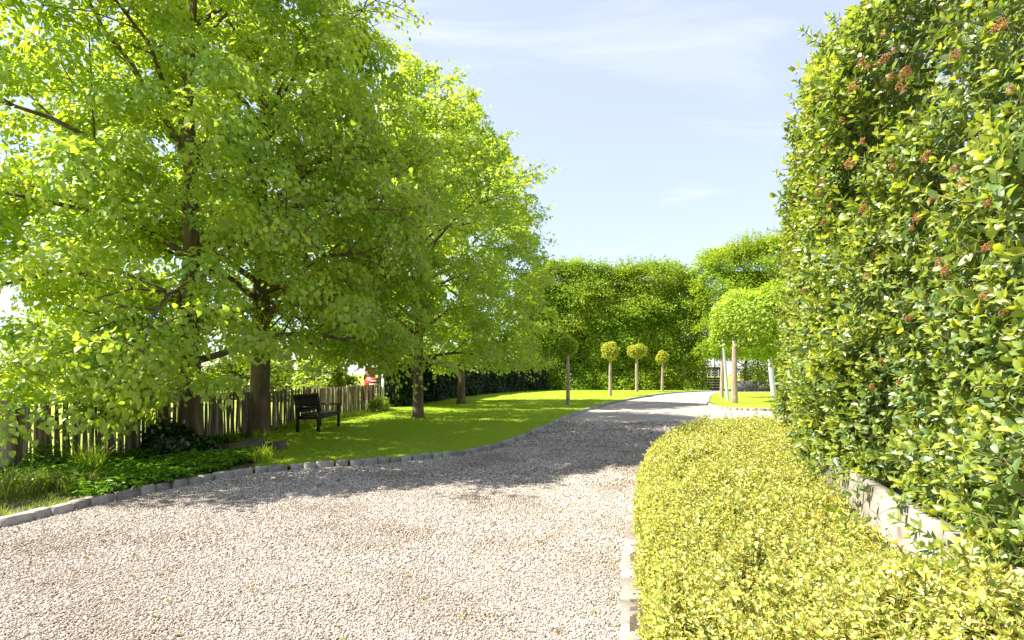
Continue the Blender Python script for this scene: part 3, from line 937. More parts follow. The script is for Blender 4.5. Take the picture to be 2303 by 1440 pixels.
def sprig(g, npair, L, lf, segs, term=5, young=True):
    """a shoot of opposite leaves, stem along +z; returns verts, tris, material ids (0 old, 1 young, 2 stem)"""
    VV, FF, MM = [], [], []
    n = 0
    def addl(p, direction, normal, size, m):
        nonlocal n
        TV, TF = leaf_shape(1, g.uniform(.40, .52), g.uniform(.15, .5), g.uniform(-.05, .3), segs, .5)
        y = unit(direction); z = normal - (normal @ y) * y; z = unit(z); x = np.cross(y, z)
        V = p + size * (TV[:, 0:1] * x + TV[:, 1:2] * y + TV[:, 2:3] * z)
        VV.append(V); FF.append(TF + n); MM.append(np.full(len(TF), m)); n += len(V)
    up = np.array([0, 0, 1.0])
    a0 = g.uniform(0, 6.28)
    for i in range(npair):
        t = (i + .4) / npair
        for k in range(2):
            a = a0 + i * 1.57 + k * math.pi + g.normal(0, .25)
            lat = np.array([math.cos(a), math.sin(a), 0])
            e = g.uniform(.1, .75) + .35 * t
            addl(up * L * t, lat + up * e, up - lat * .35 + g.normal(0, .2, 3), lf * g.uniform(.8, 1.2) * (1 - .25 * t), 0 if t < .72 or not young else 1)
    for k in range(term):
        a = a0 + k * 2.4 + g.normal(0, .2)
        lat = np.array([math.cos(a), math.sin(a), 0])
        addl(up * L, lat * .7 + up * g.uniform(.7, 1.6), up * .6 - lat, lf * g.uniform(.5, .8), 1 if young or k < 2 else 0)
    # stem: three-sided
    s = np.array([[math.cos(q), math.sin(q), 0] for q in (0, 2.1, 4.2)]) * .0028
    VV.append(np.vstack([s - up * L * .5, s * .6 + up * L])); MM.append(np.full(6, 2))
    FF.append(np.array([[0, 1, 4], [0, 4, 3], [1, 2, 5], [1, 5, 4], [2, 0, 3], [2, 3, 5]]) + n)
    return np.vstack(VV), np.vstack(FF), np.concatenate(MM)


def frames(dirs, g):
    """rotation matrices whose z axis is dirs, spun at random"""
    z = unit(dirs)
    r = unit(g.normal(size=z.shape))
    x = unit(np.cross(r, z)); y = np.cross(z, x)
    return np.stack([x, y, z], 2)


def place(mb, temps, P, R, S, g):
    pick = g.integers(0, len(temps), len(P))
    for i, (TV, TF, TM) in enumerate(temps):
        k = np.where(pick == i)[0]
        if not len(k): continue
        V = np.einsum('nij,vj->nvi', R[k], TV) * S[k, None, None] + P[k, None, :]
        F = TF[None] + (np.arange(len(k)) * len(TV))[:, None, None]
        mb.add(V.reshape(-1, 3), F.reshape(-1, 3), np.tile(TM, len(k)))


def hedge_sample(g, n, depth):
    i = g.integers(0, len(hf), n)
    z = g.uniform(.62, HTOP, n)
    base = hf[i]; N2 = HN[i]
    drape = (g.uniform(size=n) < .008) & (base[:, 1] < 4.9)   # shoots hanging over the wall
    z[drape] = g.uniform(.46, .82, drape.sum())
    P = np.column_stack([base, z])
    lump = lumps(P, 5, (.5, 1.1, 2.3), (1, .8, .5))
    crease = np.maximum(0, -lumps(P, 15, (.7, 1.4, 2.8), (1, .8, .6)) - .12)
    inset = .20 - .17 * lump + 1.1 * crease ** 1.3 + np.clip((z - 3.9) / .65, 0, 1) ** 2 * .35 - .05 * np.clip((1.3 - z) / .7, 0, 1)
    d = inset + depth * g.exponential(.5, n)
    d[drape] = -g.uniform(.02, .12, drape.sum()) + np.where(np.sin(base[drape, 1] * 4.1) > .1, 0, .5)
    P[:, :2] -= N2 * d[:, None]
    P[:, :2] += g.normal(0, .02, (n, 2))
    O = np.column_stack([N2, np.clip((z - 3.6) / 1.0, 0, 1) * .9])
    return P, unit(O)


g = np.random.default_rng(21)
hedge = empty('tall_hedge', (3.4, 6.0, 0))
hb = np.array([3.4, 6.0, 0])
tag(hedge, 'tall glossy evergreen hedge with rusty flower clusters above the concrete wall', 'hedge')
P, O = hedge_sample(g, 20000, .22)
vis = in_view(P, .15)
P, O = P[vis], O[vis]
D = P[:, 1]
keep = g.uniform(size=len(P)) < np.clip(1.25 - D / 19, .5, 1)
P, O, D = P[keep], O[keep], D[keep]
dirs = unit(O * .75 + np.array([0, 0, .62]) + g.normal(0, .38, P.shape))
Rm = frames(dirs, g)
S = g.uniform(.7, 1.3, len(P)) * (1 + .02 * D)
proud = g.uniform(size=len(P)) < .06                          # long young shoots standing out of the face
P[proud] += O[proud] * g.uniform(.05, .22, (proud.sum(), 1)) + np.array([0, 0, .06])
hi = [sprig(g, int(g.integers(3, 5)), .15, .058 + .036 * g.uniform(), 3, int(g.integers(3, 6)), k_ % 2 == 0) for k_ in range(12)]
lo = [sprig(g, int(g.integers(3, 5)), .15, .060 + .026 * g.uniform(), 2, int(g.integers(3, 6)), k_ % 2 == 0) for k_ in range(12)]
near = D < 3.9
mb = MB()
place(mb, hi, P[near] - hb, Rm[near], S[near], g)
place(mb, lo, P[~near] - hb, Rm[~near], S[~near], g)
# filler deeper in
Pf, Of = hedge_sample(g, 42000, .2)
Pf[:, :2] -= Of[:, :2] * g.uniform(.15, .9, (len(Pf), 1))
v = in_view(Pf, .2); Pf, Of = Pf[v], Of[v]
leaf_cloud(mb, Pf - hb, unit(Of + g.normal(0, .8, Pf.shape)), unit(Of + g.normal(0, .6, Pf.shape)), g.uniform(.08, .15, len(Pf)), KITE, 0)
f = mb.build('foliage', [M['viburnum_old'], M['viburnum_young'], M['twig']], hedge)
f['kind'] = 'stuff'
print('hedge tris', sum(len(x) for x in mb.F))
# inner stems
st = MB()
for i in range(0, len(hf), 9):
    b2 = hf[i] - HN[i] * g.uniform(.75, 1.0)
    zs = np.linspace(.02, 4.0, 6)
    pth = np.column_stack([b2[0] + np.cumsum(g.normal(0, .05, 6)), b2[1] + np.cumsum(g.normal(0, .05, 6)), zs]) - hb
    st.tube(pth, np.linspace(.03, .008, 6), 5)
    for z in zs[1:]:
        e = np.array([b2[0], b2[1], z]) - hb + np.append(HN[i] * g.uniform(.25, .5), g.uniform(.2, .5)) + g.normal(0, .08, 3)
        st.tube(np.array([np.array([b2[0], b2[1], z]) - hb, e]), [.011, .004], 4, cap=False)
st.build('stem', M['bark'], hedge)

# the leaves nearest the camera, each its own piece
leaf_meshes = []
for k in range(8):
    TV, TF = leaf_shape(1, g.uniform(.40, .52), g.uniform(.15, .5), g.uniform(0, .3), 3)
    for mm in ('viburnum_old', 'viburnum_young'):
        me = MB().add(TV, TF).mesh('leaf'); me.materials.append(M[mm]); leaf_meshes.append(me)
Pn, On = hedge_sample(g, 6000, .02)
k = in_view(Pn, -.02) & (Pn[:, 1] < 3.3)
Pn, On = Pn[k], On[k]
order = np.argsort(Pn[:, 1] + g.uniform(0, .9, len(Pn)))[:50]
cnt = 0
for p, o_ in zip(Pn[order], On[order]):
    d0 = unit(o_ * .8 + np.array([0, 0, .55]) + g.normal(0, .35, 3))
    Rm_ = frames(d0[None], g)[0]
    a0 = g.uniform(0, 6.28)
    for j in range(6):
        a = a0 + j * 2.2
        lat = Rm_[:, 0] * math.cos(a) + Rm_[:, 1] * math.sin(a)
        t = j / 6
        y = unit(lat + d0 * (.3 + .7 * t)); z = unit(np.cross(np.cross(y, d0 - lat * .4), y)); x = np.cross(y, z)
        s = .085 * g.uniform(.8, 1.2) * (1 - .3 * t)
        o = put('leaf', leaf_meshes[2 * g.integers(0, 8) + (1 if t > .6 else 0)], hedge)
        mw = Matrix(((x[0] * s, y[0] * s, z[0] * s, p[0] - hb[0] + d0[0] * .09 * t), (x[1] * s, y[1] * s, z[1] * s, p[1] - hb[1] + d0[1] * .09 * t),
                     (x[2] * s, y[2] * s, z[2] * s, p[2] + d0[2] * .09 * t), (0, 0, 0, 1)))
        o.matrix_basis = mw
        cnt += 1

# rusty flower clusters: domes of tiny buds on short stalks
def cluster_mesh(g):
    mb = MB()
    oc = np.array([[1, 0, 0], [-1, 0, 0], [0, 1, 0], [0, -1, 0], [0, 0, 1], [0, 0, -1]], float)
    of = [[0, 2, 4], [2, 1, 4], [1, 3, 4], [3, 0, 4], [2, 0, 5], [1, 2, 5], [3, 1, 5], [0, 3, 5]]
    for _ in range(70):
        r = math.sqrt(g.uniform()); a = g.uniform(0, 6.28)
        p = np.array([r * math.cos(a) * .05, r * math.sin(a) * .05, .022 * (1 - r * r) + g.normal(0, .004)])
        mb.add(oc * g.uniform(.003, .0062) + p, of)
        if g.uniform() < .5:
            mb.tube(np.array([[0, 0, -.05], p]), [.001, .001], 3, cap=False)
    me = mb.mesh('flower_cluster'); me.materials.append(M['flower'])
    return me


cm = [cluster_mesh(g) for _ in range(4)]
spots = [(1990, 185, 1), (2000, 130, 1), (2040, 125, 1), (2065, 185, 1), (2075, 155, 1), (2155, 122, 1), (1975, 360, 1), (2105, 350, 1), (1985, 470, 1), (2075, 195, .8), (1890, 255, .9), (1965, 260, .8),
         (1885, 180, .8), (1925, 205, .8), (2070, 490, .9), (2005, 570, .8), (1920, 495, .8), (1880, 330, .8), (1870, 450, .7), (2000, 620, .9), (1885, 825, .8), (1750, 660, .9), (1780, 590, .9), (1720, 640, .9), (1740, 565, .8),
         (1795, 935, .9), (1790, 915, .9), (1810, 950, .9), (1700, 630, .8), (1760, 800, .8), (1830, 560, .8), (2220, 60, 1), (1860, 650, .7), (1990, 870, .7)]
spots += [(float(g.uniform(1800, 2280)), float(g.uniform(60, 900)), .7) for _ in range(30)]
# where each cluster sits on the hedge face: walk along the face to the bearing, then take its height
for u, vv, sc in spots:
    b = (u - 1151.5) / 1200
    xs = hf - HN * .10
    ratio = xs[:, 0] / np.maximum(xs[:, 1], .05)
    front = np.arange(len(xs)) < len(xs) - 40
    i = int(np.argmin(np.abs(ratio - b) + (~front) * 9 + (xs[:, 1] < 1.0) * 9 + xs[:, 1] * .002))
    Dd = xs[i, 1]; z = 1.5 + (842 - vv) * Dd / 1200
    if z > HTOP or z < .7: z = min(max(z, .75), HTOP - .05)
    Pq = np.array([[hf[i, 0], hf[i, 1], z]])
    lump = lumps(Pq, 5, (.5, 1.1, 2.3), (1, .8, .5))[0]
    inset = .16 - .17 * lump + np.clip((z - 3.9) / .65, 0, 1) ** 2 * .35 - .11
    p = np.array([hf[i, 0] - HN[i, 0] * inset, hf[i, 1] - HN[i, 1] * inset, z])
    o = put('flower_cluster', cm[g.integers(0, 4)], hedge, p - hb)
    dd = Vector((HN[i, 0] * .9 + g.normal(0, .2), HN[i, 1] * .9 + g.normal(0, .2), .6))
    o.rotation_euler = dd.to_track_quat('Z', 'Y').to_euler()
    s = sc * (.55 + .065 * Dd) * g.uniform(.7, 1.2)
    o.scale = (s, s, s)

# ---- golden low hedge
g = np.random.default_rng(31)
gold = empty('golden_hedge', (1.8, 5.0, 0))
gb = np.array([1.8, 5.0, 0])
tag(gold, 'low clipped golden yellow hedge beside the cobble edging', 'hedge')
GE, GT = polyline(KERB_R[:-2] + [(5.2, 11.6)], .05)
GEo = np.stack([GE[:, 0] + GT[:, 1] * .25, GE[:, 1] - GT[:, 0] * .25], 1)     # stands behind the cobbles
GOLD = [tuple(p) for p in GEo[::4]] + [(5.6, 11.2), (5.3, 10.2), (4.4, 8.4), (3.5, 6.6), (2.95, 5.2), (2.62, 4.5), (1.75, 1.9), (1.45, .6), (.4, .3)]
GXY = np.array(GOLD)


def edge_dist(x, y):
    d = np.full(len(x), 9.0)
    for p in GEo[::2]:
        d = np.minimum(d, np.hypot(x - p[0], y - p[1]))
    return d


def gold_top(x, y, e):
    """surface height: flat top with a rounded shoulder at the kerb side and gentle lumps"""
    P3 = np.column_stack([x, y, np.zeros_like(x)])
    h = .52 + .30 * np.clip((2.9 - y) / 1.2, 0, 1) * np.clip((e - .35) / .5, 0, 1) + .045 * lumps(P3, 3, (.7, 1.8, 4.2), (.9, .9, .9))
    r = .24
    k = np.clip(e / r, 0, 1)
    return h - .30 * (1 - np.sqrt(1 - (1 - k) ** 2))


n = 60000
x = g.uniform(.2, 5.8, n); y = g.uniform(.9, 11.8, n)
k = inside(x, y, GOLD)
x, y = x[k], y[k]
w = np.clip(1.7 - y / 7.0, .5, 1)                          # fewer, larger shoots further off
k = g.uniform(size=len(x)) < w
x, y = x[k], y[k]
e = edge_dist(x, y)
z = gold_top(x, y, e) - .10 - g.exponential(.03, len(x))
P1 = np.column_stack([x, y, z])
tilt = g.normal(0, .30, (len(x), 2))
S1 = g.uniform(.7, 1.25, len(x)) * (1 + .05 * y)
poke = g.uniform(size=len(x)) < .06                          # young shoots standing proud
S1[poke] *= 1.35; P1[poke, 2] += .025
# side towards the drive
m_ = 9000
i = g.integers(0, len(GEo), m_)
zz = g.uniform(.05, .34, m_)
o_ = np.stack([-GT[i, 1], GT[i, 0]], 1)
out_ = .05 + .02 * np.sin(i * .3)
P2 = np.column_stack([GEo[i] + o_ * (-.10 + g.normal(0, .015, m_) + out_ + .06 * np.sin(zz / .34 * 3.0))[:, None], zz])
ang = np.arctan2(o_[:, 1], o_[:, 0])
ti = g.uniform(.5, 1.1, m_)
rot2 = np.column_stack([-ti * np.sin(ang), ti * np.cos(ang), g.uniform(0, 6.28, m_) * 0]) + g.normal(0, .25, (m_, 3))
S2 = g.uniform(.7, 1.15, m_) * (1 + .05 * P2[:, 1])
ok = (P2[:, 1] > .9)
P2, rot2, S2 = P2[ok], rot2[ok], S2[ok]
rot1 = np.column_stack([tilt, g.uniform(0, 6.28, len(x))])
Pall = np.vstack([P1, P2]) - gb


def gold_sprig(g):
    mb = MB()
    V, F, Mx = sprig(g, 5, .11, .028, 2, 4)
    mb.add(V, F, np.where(Mx == 2, 1, 0))
    for k in range(2):                                     # side shoots
        V, F, Mx = sprig(g, 3, .055, .025, 2, 3)
        d = unit(np.array([g.normal(), g.normal(), 1.1]))
        R1 = frames(d[None], g)[0]
        mb.add(V @ R1.T + np.array([0, 0, g.uniform(.02, .07)]), F, np.where(Mx == 2, 1, 0))
    me = mb.mesh('shoot'); me.materials.append(M['golden']); me.materials.append(M['twig'])
    return me


fo = scatter('foliage', Pall, np.vstack([rot1, rot2]), np.r_[S1, S2], [gold_sprig(g) for _ in range(8)], M['golden'], gold)
fo['kind'] = 'stuff'
print('gold', len(Pall))
# dark solid sheet added under the shoots to block light
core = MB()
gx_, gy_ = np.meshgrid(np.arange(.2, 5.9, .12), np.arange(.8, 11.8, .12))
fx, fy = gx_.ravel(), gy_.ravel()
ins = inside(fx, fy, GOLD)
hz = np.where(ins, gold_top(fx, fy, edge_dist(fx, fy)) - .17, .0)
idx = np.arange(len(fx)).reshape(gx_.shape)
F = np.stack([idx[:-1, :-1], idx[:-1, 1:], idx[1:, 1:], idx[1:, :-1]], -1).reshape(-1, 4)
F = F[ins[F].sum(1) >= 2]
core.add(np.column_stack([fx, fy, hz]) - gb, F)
core.build('light_block_core', M['inner'], gold)

# ================================================================== LEFT: FENCE
g = np.random.default_rng(41)
fence = empty('paling_fence', (-6.4, 12, 0))
fbv = np.array([-6.4, 12, 0])
tag(fence, 'weathered chestnut paling fence behind the bench and trees', 'fence')


def paling_mesh(g, h, r):
    mb = MB()
    s = 5
    ang = np.sort(g.uniform(0, 6.28, s) * .25 + np.arange(s) * 6.28 / s)
    prof = np.stack([np.cos(ang) * r * g.uniform(.7, 1.15, s), np.sin(ang) * r * .6 * g.uniform(.7, 1.1, s)], 1)
    zs = np.array([-.02, .35 * h, .7 * h, h - .05, h])
    bend = np.cumsum(g.normal(0, .007, (5, 2)), 0)
    V = []
    for i, z in enumerate(zs):
        k = [1.05, 1, .96, .9, .35][i]
        for p in prof:
            V.append([p[0] * k + bend[i, 0], p[1] * k + bend[i, 1], z])
    F = []
    for i in range(4):
        for j in range(s):
            F.append([i * s + j, i * s + (j + 1) % s, (i + 1) * s + (j + 1) % s, (i + 1) * s + j])
    mb.add(V, F)
    mb.add(np.array(V)[-s:], [list(range(s))])
    me = mb.mesh('paling'); me.materials.append(M['paling'])
    return me


pm = [paling_mesh(g, 1.06 * g.uniform(.96, 1.03), g.uniform(.024, .037)) for _ in range(14)]
fl, ft = polyline(FENCE, .01)
s = 0.0
npal = 0
far_v, far_p, far_n = [], {4: [], 5: []}, 0
while s < len(fl) * .01 - .02:
    i = int(s / .01)
    loc = (fl[i, 0] - fbv[0], fl[i, 1] - fbv[1], .03 + g.normal(0, .015))
    eul = (g.normal(0, .022), g.normal(0, .022), math.atan2(ft[i, 1], ft[i, 0]) + g.normal(0, .3))
    k = g.integers(0, 14)
    if npal < 300:
        o = put('paling', pm[k], fence, loc)
        o.rotation_euler = eul
    else:                                                  # the farthest ones, joined
        Rz = np.array(Matrix.LocRotScale(Vector(loc), __import__('mathutils').Euler(eul), None))
        V = np.empty(len(pm[k].vertices) * 3, np.float32); pm[k].vertices.foreach_get('co', V); V = V.reshape(-1, 3)
        V = V @ Rz[:3, :3].T + Rz[:3, 3]
        for p in pm[k].polygons:
            far_p[len(p.vertices)].append([far_n + q for q in p.vertices])
        far_v.append(V); far_n += len(V)
    s += g.uniform(.035, .053)
    npal += 1
if far_v:
    mb = MB(); mb.V = [np.vstack(far_v)]; mb.n = far_n
    mb.F = [np.array(v) for v in far_p.values()]; mb.M = [np.zeros(len(v), np.int32) for v in far_p.values()]
    o = mb.build('far_palings', M['paling'], fence); o['kind'] = 'stuff'
print('palings', npal)
for zz in (.28, .86):
    for off in (-.018, .018):
        w = fl[::10]
        nrm = np.stack([-ft[::10, 1], ft[::10, 0]], 1)
        pth = np.column_stack([w + nrm * (off + .004 * np.sin(np.arange(len(w)) * 2.6))[:, None], np.full(len(w), zz) + .008 * np.sin(np.arange(len(w)) * 1.3)]) - fbv
        MB().tube(pth, .0022, 4, cap=False).build('wire', M['wire'], fence)
for D, r, h in ((7.45, .075, 1.14), (9.9, .038, 1.12), (12.9, .04, 1.12), (15.6, .04, 1.13), (18.5, .04, 1.12)):
    i = int(np.argmin(np.abs(fl[:, 1] - D)))
    nrm = np.array([-ft[i, 1], ft[i, 0]]) * (-.065 if r > .05 else .06)
    p = np.array([fl[i, 0] + nrm[0], fl[i, 1] + nrm[1], 0]) - fbv
    MB().tube(np.array([p + [0, 0, -.05], p + [.005, 0, h * .5], p + [0, .004, h]]), [r, r * .97, r * .94], 10).build('post', M['post'], fence)
# low edging board along the fence foot
ed = MB()
for D0, D1 in ((11.2, 12.6), (12.65, 14.2)):
    i0, i1 = int(np.argmin(np.abs(fl[:, 1] - D0))), int(np.argmin(np.abs(fl[:, 1] - D1)))
    ed = MB().bar((fl[i0, 0] + .14, fl[i0, 1], .10), (fl[i1, 0] + .14, fl[i1, 1], .10), .035, .10)
    eb = ed.build('edging_board', M['bench_seat'])
    tag(eb, 'dark edging board on the ground ' + ('left of the second trunk by the fence' if D0 < 12 else 'between the second trunk and the bench'), 'board', 'edging boards at the fence foot')

ep = empty('end_post', (-5.26, 21.75, 0))
tag(ep, 'slim pale post at the far end of the paling fence', 'post')
MB().box((0, 0, .66), (.085, .085, 1.36)).build('shaft', M['white'], ep)
MB().box((0, 0, 1.35), (.10, .10, .025)).build('cap', M['white'], ep)

# ------------------------------------------------------------------ bench
bench = empty('garden_bench', (-5.0, 13.85, .06))
tag(bench, 'dark wooden garden bench facing the lawn in front of the fence', 'bench')
hl = .76                                                   # half length along y; back at x=-.27, front at x=.25
for y in (-hl, hl):
    MB().bar((.25, y, 0), (.25, y, .62), .06, .06).build('leg', M['bench'], bench)
    b_ = MB().bar((-.26, y, 0), (-.25, y, .46), .06, .06)
    b_.bar((-.25, y, .455), (-.34, y, .93), .055, .05)
    b_.build('leg', M['bench'], bench)
    MB().bar((-.28, y, .635), (.29, y, .63), .075, .035).build('armrest', M['bench'], bench)
    MB().bar((-.23, y, .37), (.23, y, .38), .035, .09).build('side_rail', M['bench'], bench)
MB().bar((.235, -hl + .03, .38), (.235, hl - .03, .38), .03, .09).build('front_rail', M['bench_seat'], bench)
MB().bar((-.235, -hl + .03, .37), (-.235, hl - .03, .37), .03, .08).build('back_rail', M['bench'], bench)
for i in range(6):
    x = -.19 + i * .083
    MB().bar((x, -hl + .01, .435 + .006 * abs(i - 2.5) * .6), (x, hl - .01, .435 + .006 * abs(i - 2.5) * .6), .068, .022).build('seat_slat', M['bench_seat'], bench)
MB().bar((-.335, -hl + .03, .90), (-.335, hl - .03, .90), .035, .075).build('top_rail', M['bench'], bench)
MB().bar((-.258, -hl + .03, .52), (-.258, hl - .03, .52), .035, .06).build('lower_rail', M['bench'], bench)
for i in range(16):
    y = -hl + .085 + i * (2 * hl - .17) / 15
    MB().bar((-.264, y, .54), (-.329, y, .875), .07, .016).build('back_slat', M['bench'], bench)

# ================================================================== TREES
GT_ = 'lime trees along the lawn'
build_tree('lime_tree', 'lime tree with low hanging boughs, nearest the left edge, beside the fence', (-6.1, 10.1, .05), 12.2, 4.2, 1.7, .185, 3, 98000, .086, M['linden'], M['bark'], GT_, lean=(.012, 0), nl=34, nsec=9, droop=.42, low_side=math.radians(-125), low_drop=1.6, boughs=((-6.75, 8.2, 1.05), (-6.3, 8.45, .95), (-7.4, 8.3, 1.5)))
build_tree('lime_tree', 'thick trunked lime tree directly left of the bench', (-5.8, 12.2, .05), 12.1, 4.0, 2.2, .22, 12, 78000, .087, M['linden'], M['bark'], GT_, lean=(.01, 0), nl=36, nsec=9, droop=.32)
build_tree('lime_tree', 'lime tree alone on the open lawn right of the bench', (-3.08, 17.5, .05), 11.9, 4.0, 1.9, .17, 23, 62000, .115, M['linden'], M['bark'], GT_, nl=34, nsec=9, droop=.36, shapes=HEART2)
build_tree('lime_tree', 'farthest lime tree, beside the dark shaded hedge', (-2.45, 25.7, .05), 15.2, 4.3, 2.0, .19, 35, 62000, .138, M['linden'], M['bark'], GT_, nl=36, nsec=9, droop=.36, shapes=HEART2)


def ball_tree(label, base, th, tr, cz, rx, rz, nleaf, lsize, seed, off=(0, 0), mat='standard', loose=0):
    g = np.random.default_rng(seed)
    root = empty('ball_tree', base); tag(root, label, 'tree', 'small ball crowned trees')
    t = np.linspace(0, 1, 8)
    pth = np.column_stack([np.cumsum(g.normal(0, .008, 8)), np.cumsum(g.normal(0, .008, 8)), t * th])
    wood = MB().tube(pth, tr * (1.12 - .3 * t), 9)
    top = pth[-1]
    c = np.array([off[0], off[1], cz])
    u = unit(g.normal(size=(nleaf, 3)))
    nb_ = 26
    bd = unit(g.normal(size=(nb_, 3)))                     # bumps
    bump = np.max(np.clip(u @ bd.T, .8, 1), 1)
    r = (.80 + (.9 + 1.0 * loose) * (bump - .86)) * g.uniform(.55 - .35 * loose, 1.0 + .25 * loose, nleaf) ** .35
    P = c + u * r[:, None] * np.array([rx, rx, rz])
    for k in range(14):
        e = c + bd[k] * np.array([rx, rx, rz]) * .7
        wood.tube(np.array([top - [0, 0, .1], (top + e) / 2 + [0, 0, .05], e]), [tr * .4, tr * .25, .008], 5)
    wood.build('trunk', M['pale_bark'], root, smooth=True)
    mb = MB()
    leaf_cloud(mb, P, unit(u * .6 + np.array([0, 0, .4]) + g.normal(0, .5, P.shape)), unit(u + g.normal(0, .5, P.shape)), lsize * g.uniform(.6, 1.3, nleaf), OVAL)
    f = mb.build('crown', M[mat], root); f['kind'] = 'stuff'
    return root


ball_tree('ball tree in the shade of the limes, left of the other ball trees', (2.6, 24.7, .06), 2.5, .085, 2.80, .46, .46, 2600, .11, 51, mat='linden')
ball_tree('round golden ball tree, leftmost of the three in full sun before the hedge', (6.5, 35.3, .06), 2.75, .105, 2.98, .55, .62, 2000, .13, 52, loose=.5)
ball_tree('broad golden ball tree, middle of the three in full sun before the hedge', (10.2, 43.6, .06), 3.0, .125, 3.35, .76, .60, 2200, .15, 53, loose=.5)
ball_tree('smallest golden ball tree, nearest the concrete fence panel', (13.1, 46.5, .06), 2.5, .12, 2.95, .52, .55, 1700, .15, 54, loose=.6)
ball_tree('large golden tree with thick straight trunk on the lawn island', (10.95, 26.2, .07), 2.8, .14, 4.15, 2.15, 1.85, 15000, .17, 55, off=(1.5, .4), loose=1, mat='island_leaf')
ball_tree('slim trunked golden tree behind the leaning metal post', (12.85, 32.7, .07), 2.9, .11, 3.6, 1.0, .9, 4500, .14, 56, off=(.3, 0), loose=1, mat='island_leaf')


# ------------------------------------------------------------------ far hedge rows
def slab_sampler(x0, x1, y0, y1, z0, z1, round_top, seed, lump=.45, clear=None):
    def f(g, n):
        # front (-y), top and both ends
        w = np.array([(x1 - x0) * (z1 - z0), (x1 - x0) * (y1 - y0) * 1.2, (y1 - y0) * (z1 - z0), (y1 - y0) * (z1 - z0)], float)
        k = g.choice(4, n, p=w / w.sum())
        u, v = g.uniform(size=n), g.uniform(size=n)
        X = np.where(k < 2, x0 + (x1 - x0) * u, np.where(k == 2, x0, x1))
        Y = np.where(k == 0, y0, np.where(k == 1, y0 + (y1 - y0) * v, y0 + (y1 - y0) * u))
        Z = np.where(k == 1, z1, z0 + (z1 - z0) * v)
        O = np.zeros((n, 3))
        O[k == 0] = (0, -1, .1); O[k == 1] = (0, -.2, 1); O[k == 2] = (-1, 0, .1); O[k == 3] = (1, 0, .1)
        P = np.column_stack([X, Y, Z])
        lz = lumps(P, seed, (.45, 1.0, 2.2), (.5, .8, .8))
        P += O * (lump * lz - .30 * g.exponential(.8, n))[:, None]
        # rounded shoulders
        ivol = g.uniform(size=n) < .28                      # some leaves inside
        P[ivol] = np.column_stack([g.uniform(x0 + .5, x1 - .5, n), g.uniform(y0 + .4, y1 - .2, n), g.uniform(z0, z1 - .3, n)])[ivol]
        e = np.minimum(P[:, 0] - x0, x1 - P[:, 0])
        P[:, 2] -= np.clip(1 - e / round_top, 0, 1) ** 2 * round_top * .55 * np.clip((P[:, 2] - z1 * .6) / (z1 * .4), 0, 1)
        P[:, 2] = np.maximum(P[:, 2], .1)
        if clear:                                           # crown lifted off the ground at this end
            lo_ = (P[:, 0] < clear[0]) & (P[:, 2] < clear[1])
            P[lo_, 2] = clear[1] + (clear[1] - P[lo_, 2]) * .6
        t = np.clip((P[:, 2] - z1 * .72) / (z1 * .28), 0, 1)
        P[:, 1] += t ** 2 * .9
        return P, unit(O)
    return f


def shoots(root, x0, x1, y0, y1, z, n, g, mat, base, l=.8):
    """soft leading shoots above a hedge top"""
    P, N_ = [], []
    for _ in range(n):
        p = np.array([g.uniform(x0, x1), g.uniform(y0, y1), z])
        e = min(p[0] - x0, x1 - p[0]); p[2] -= max(0, 1 - e / 2.5) ** 2 * 1.3
        h = l * g.uniform(.4, 1.3); d = np.array([g.normal(0, .18), g.normal(0, .18), 1])
        k = int(26 * h)
        t = g.uniform(-.3, 1, k)
        P.append(p + d * (t * h)[:, None] + g.normal(0, .10, (k, 3)) * (1.1 - np.clip(t, 0, 1)[:, None] * .7))
    P = np.vstack(P) - np.array(base)
    mb = MB()
    leaf_cloud(mb, P, unit(g.normal(0, .7, P.shape) + [0, -.3, .5]), unit(g.normal(0, .6, P.shape) + [0, 0, .4]), .14 * g.uniform(.6, 1.2, len(P)), OVAL)
    o = mb.build('top_shoots', mat, root); o['kind'] = 'stuff'


def stems(x0, x1, y, h, step):
    def f(w, g):
        x = x0
        while x < x1:
            w.tube(np.column_stack([x + np.cumsum(g.normal(0, .06, 5)), y + np.cumsum(g.normal(0, .06, 5)), np.linspace(0, h, 5)]), np.linspace(.13, .03, 5), 6)
            x += step * g.uniform(.8, 1.2)
    return f


g = np.random.default_rng(61)
hb1 = (9.5, 49.5, 0)
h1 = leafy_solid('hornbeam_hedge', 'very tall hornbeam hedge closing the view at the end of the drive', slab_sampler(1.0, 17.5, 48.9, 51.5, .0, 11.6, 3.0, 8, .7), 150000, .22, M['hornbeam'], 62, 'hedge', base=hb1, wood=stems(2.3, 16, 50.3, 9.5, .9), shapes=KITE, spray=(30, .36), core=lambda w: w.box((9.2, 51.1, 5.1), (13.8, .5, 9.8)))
shoots(h1, 1.8, 16.9, 49.3, 51.2, 11.3, 300, g, M['hornbeam'], hb1, 1.1)
hb2 = (21, 44.8, 0)
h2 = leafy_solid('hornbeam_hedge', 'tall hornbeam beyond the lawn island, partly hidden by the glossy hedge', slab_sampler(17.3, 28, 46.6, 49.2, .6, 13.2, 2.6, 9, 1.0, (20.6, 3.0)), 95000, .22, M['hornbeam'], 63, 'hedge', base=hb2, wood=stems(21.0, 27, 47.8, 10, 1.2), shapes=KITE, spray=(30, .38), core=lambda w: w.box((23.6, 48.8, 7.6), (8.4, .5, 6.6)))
shoots(h2, 18.8, 27, 46.8, 48.8, 12.6, 220, g, M['hornbeam'], hb2, 1.5)


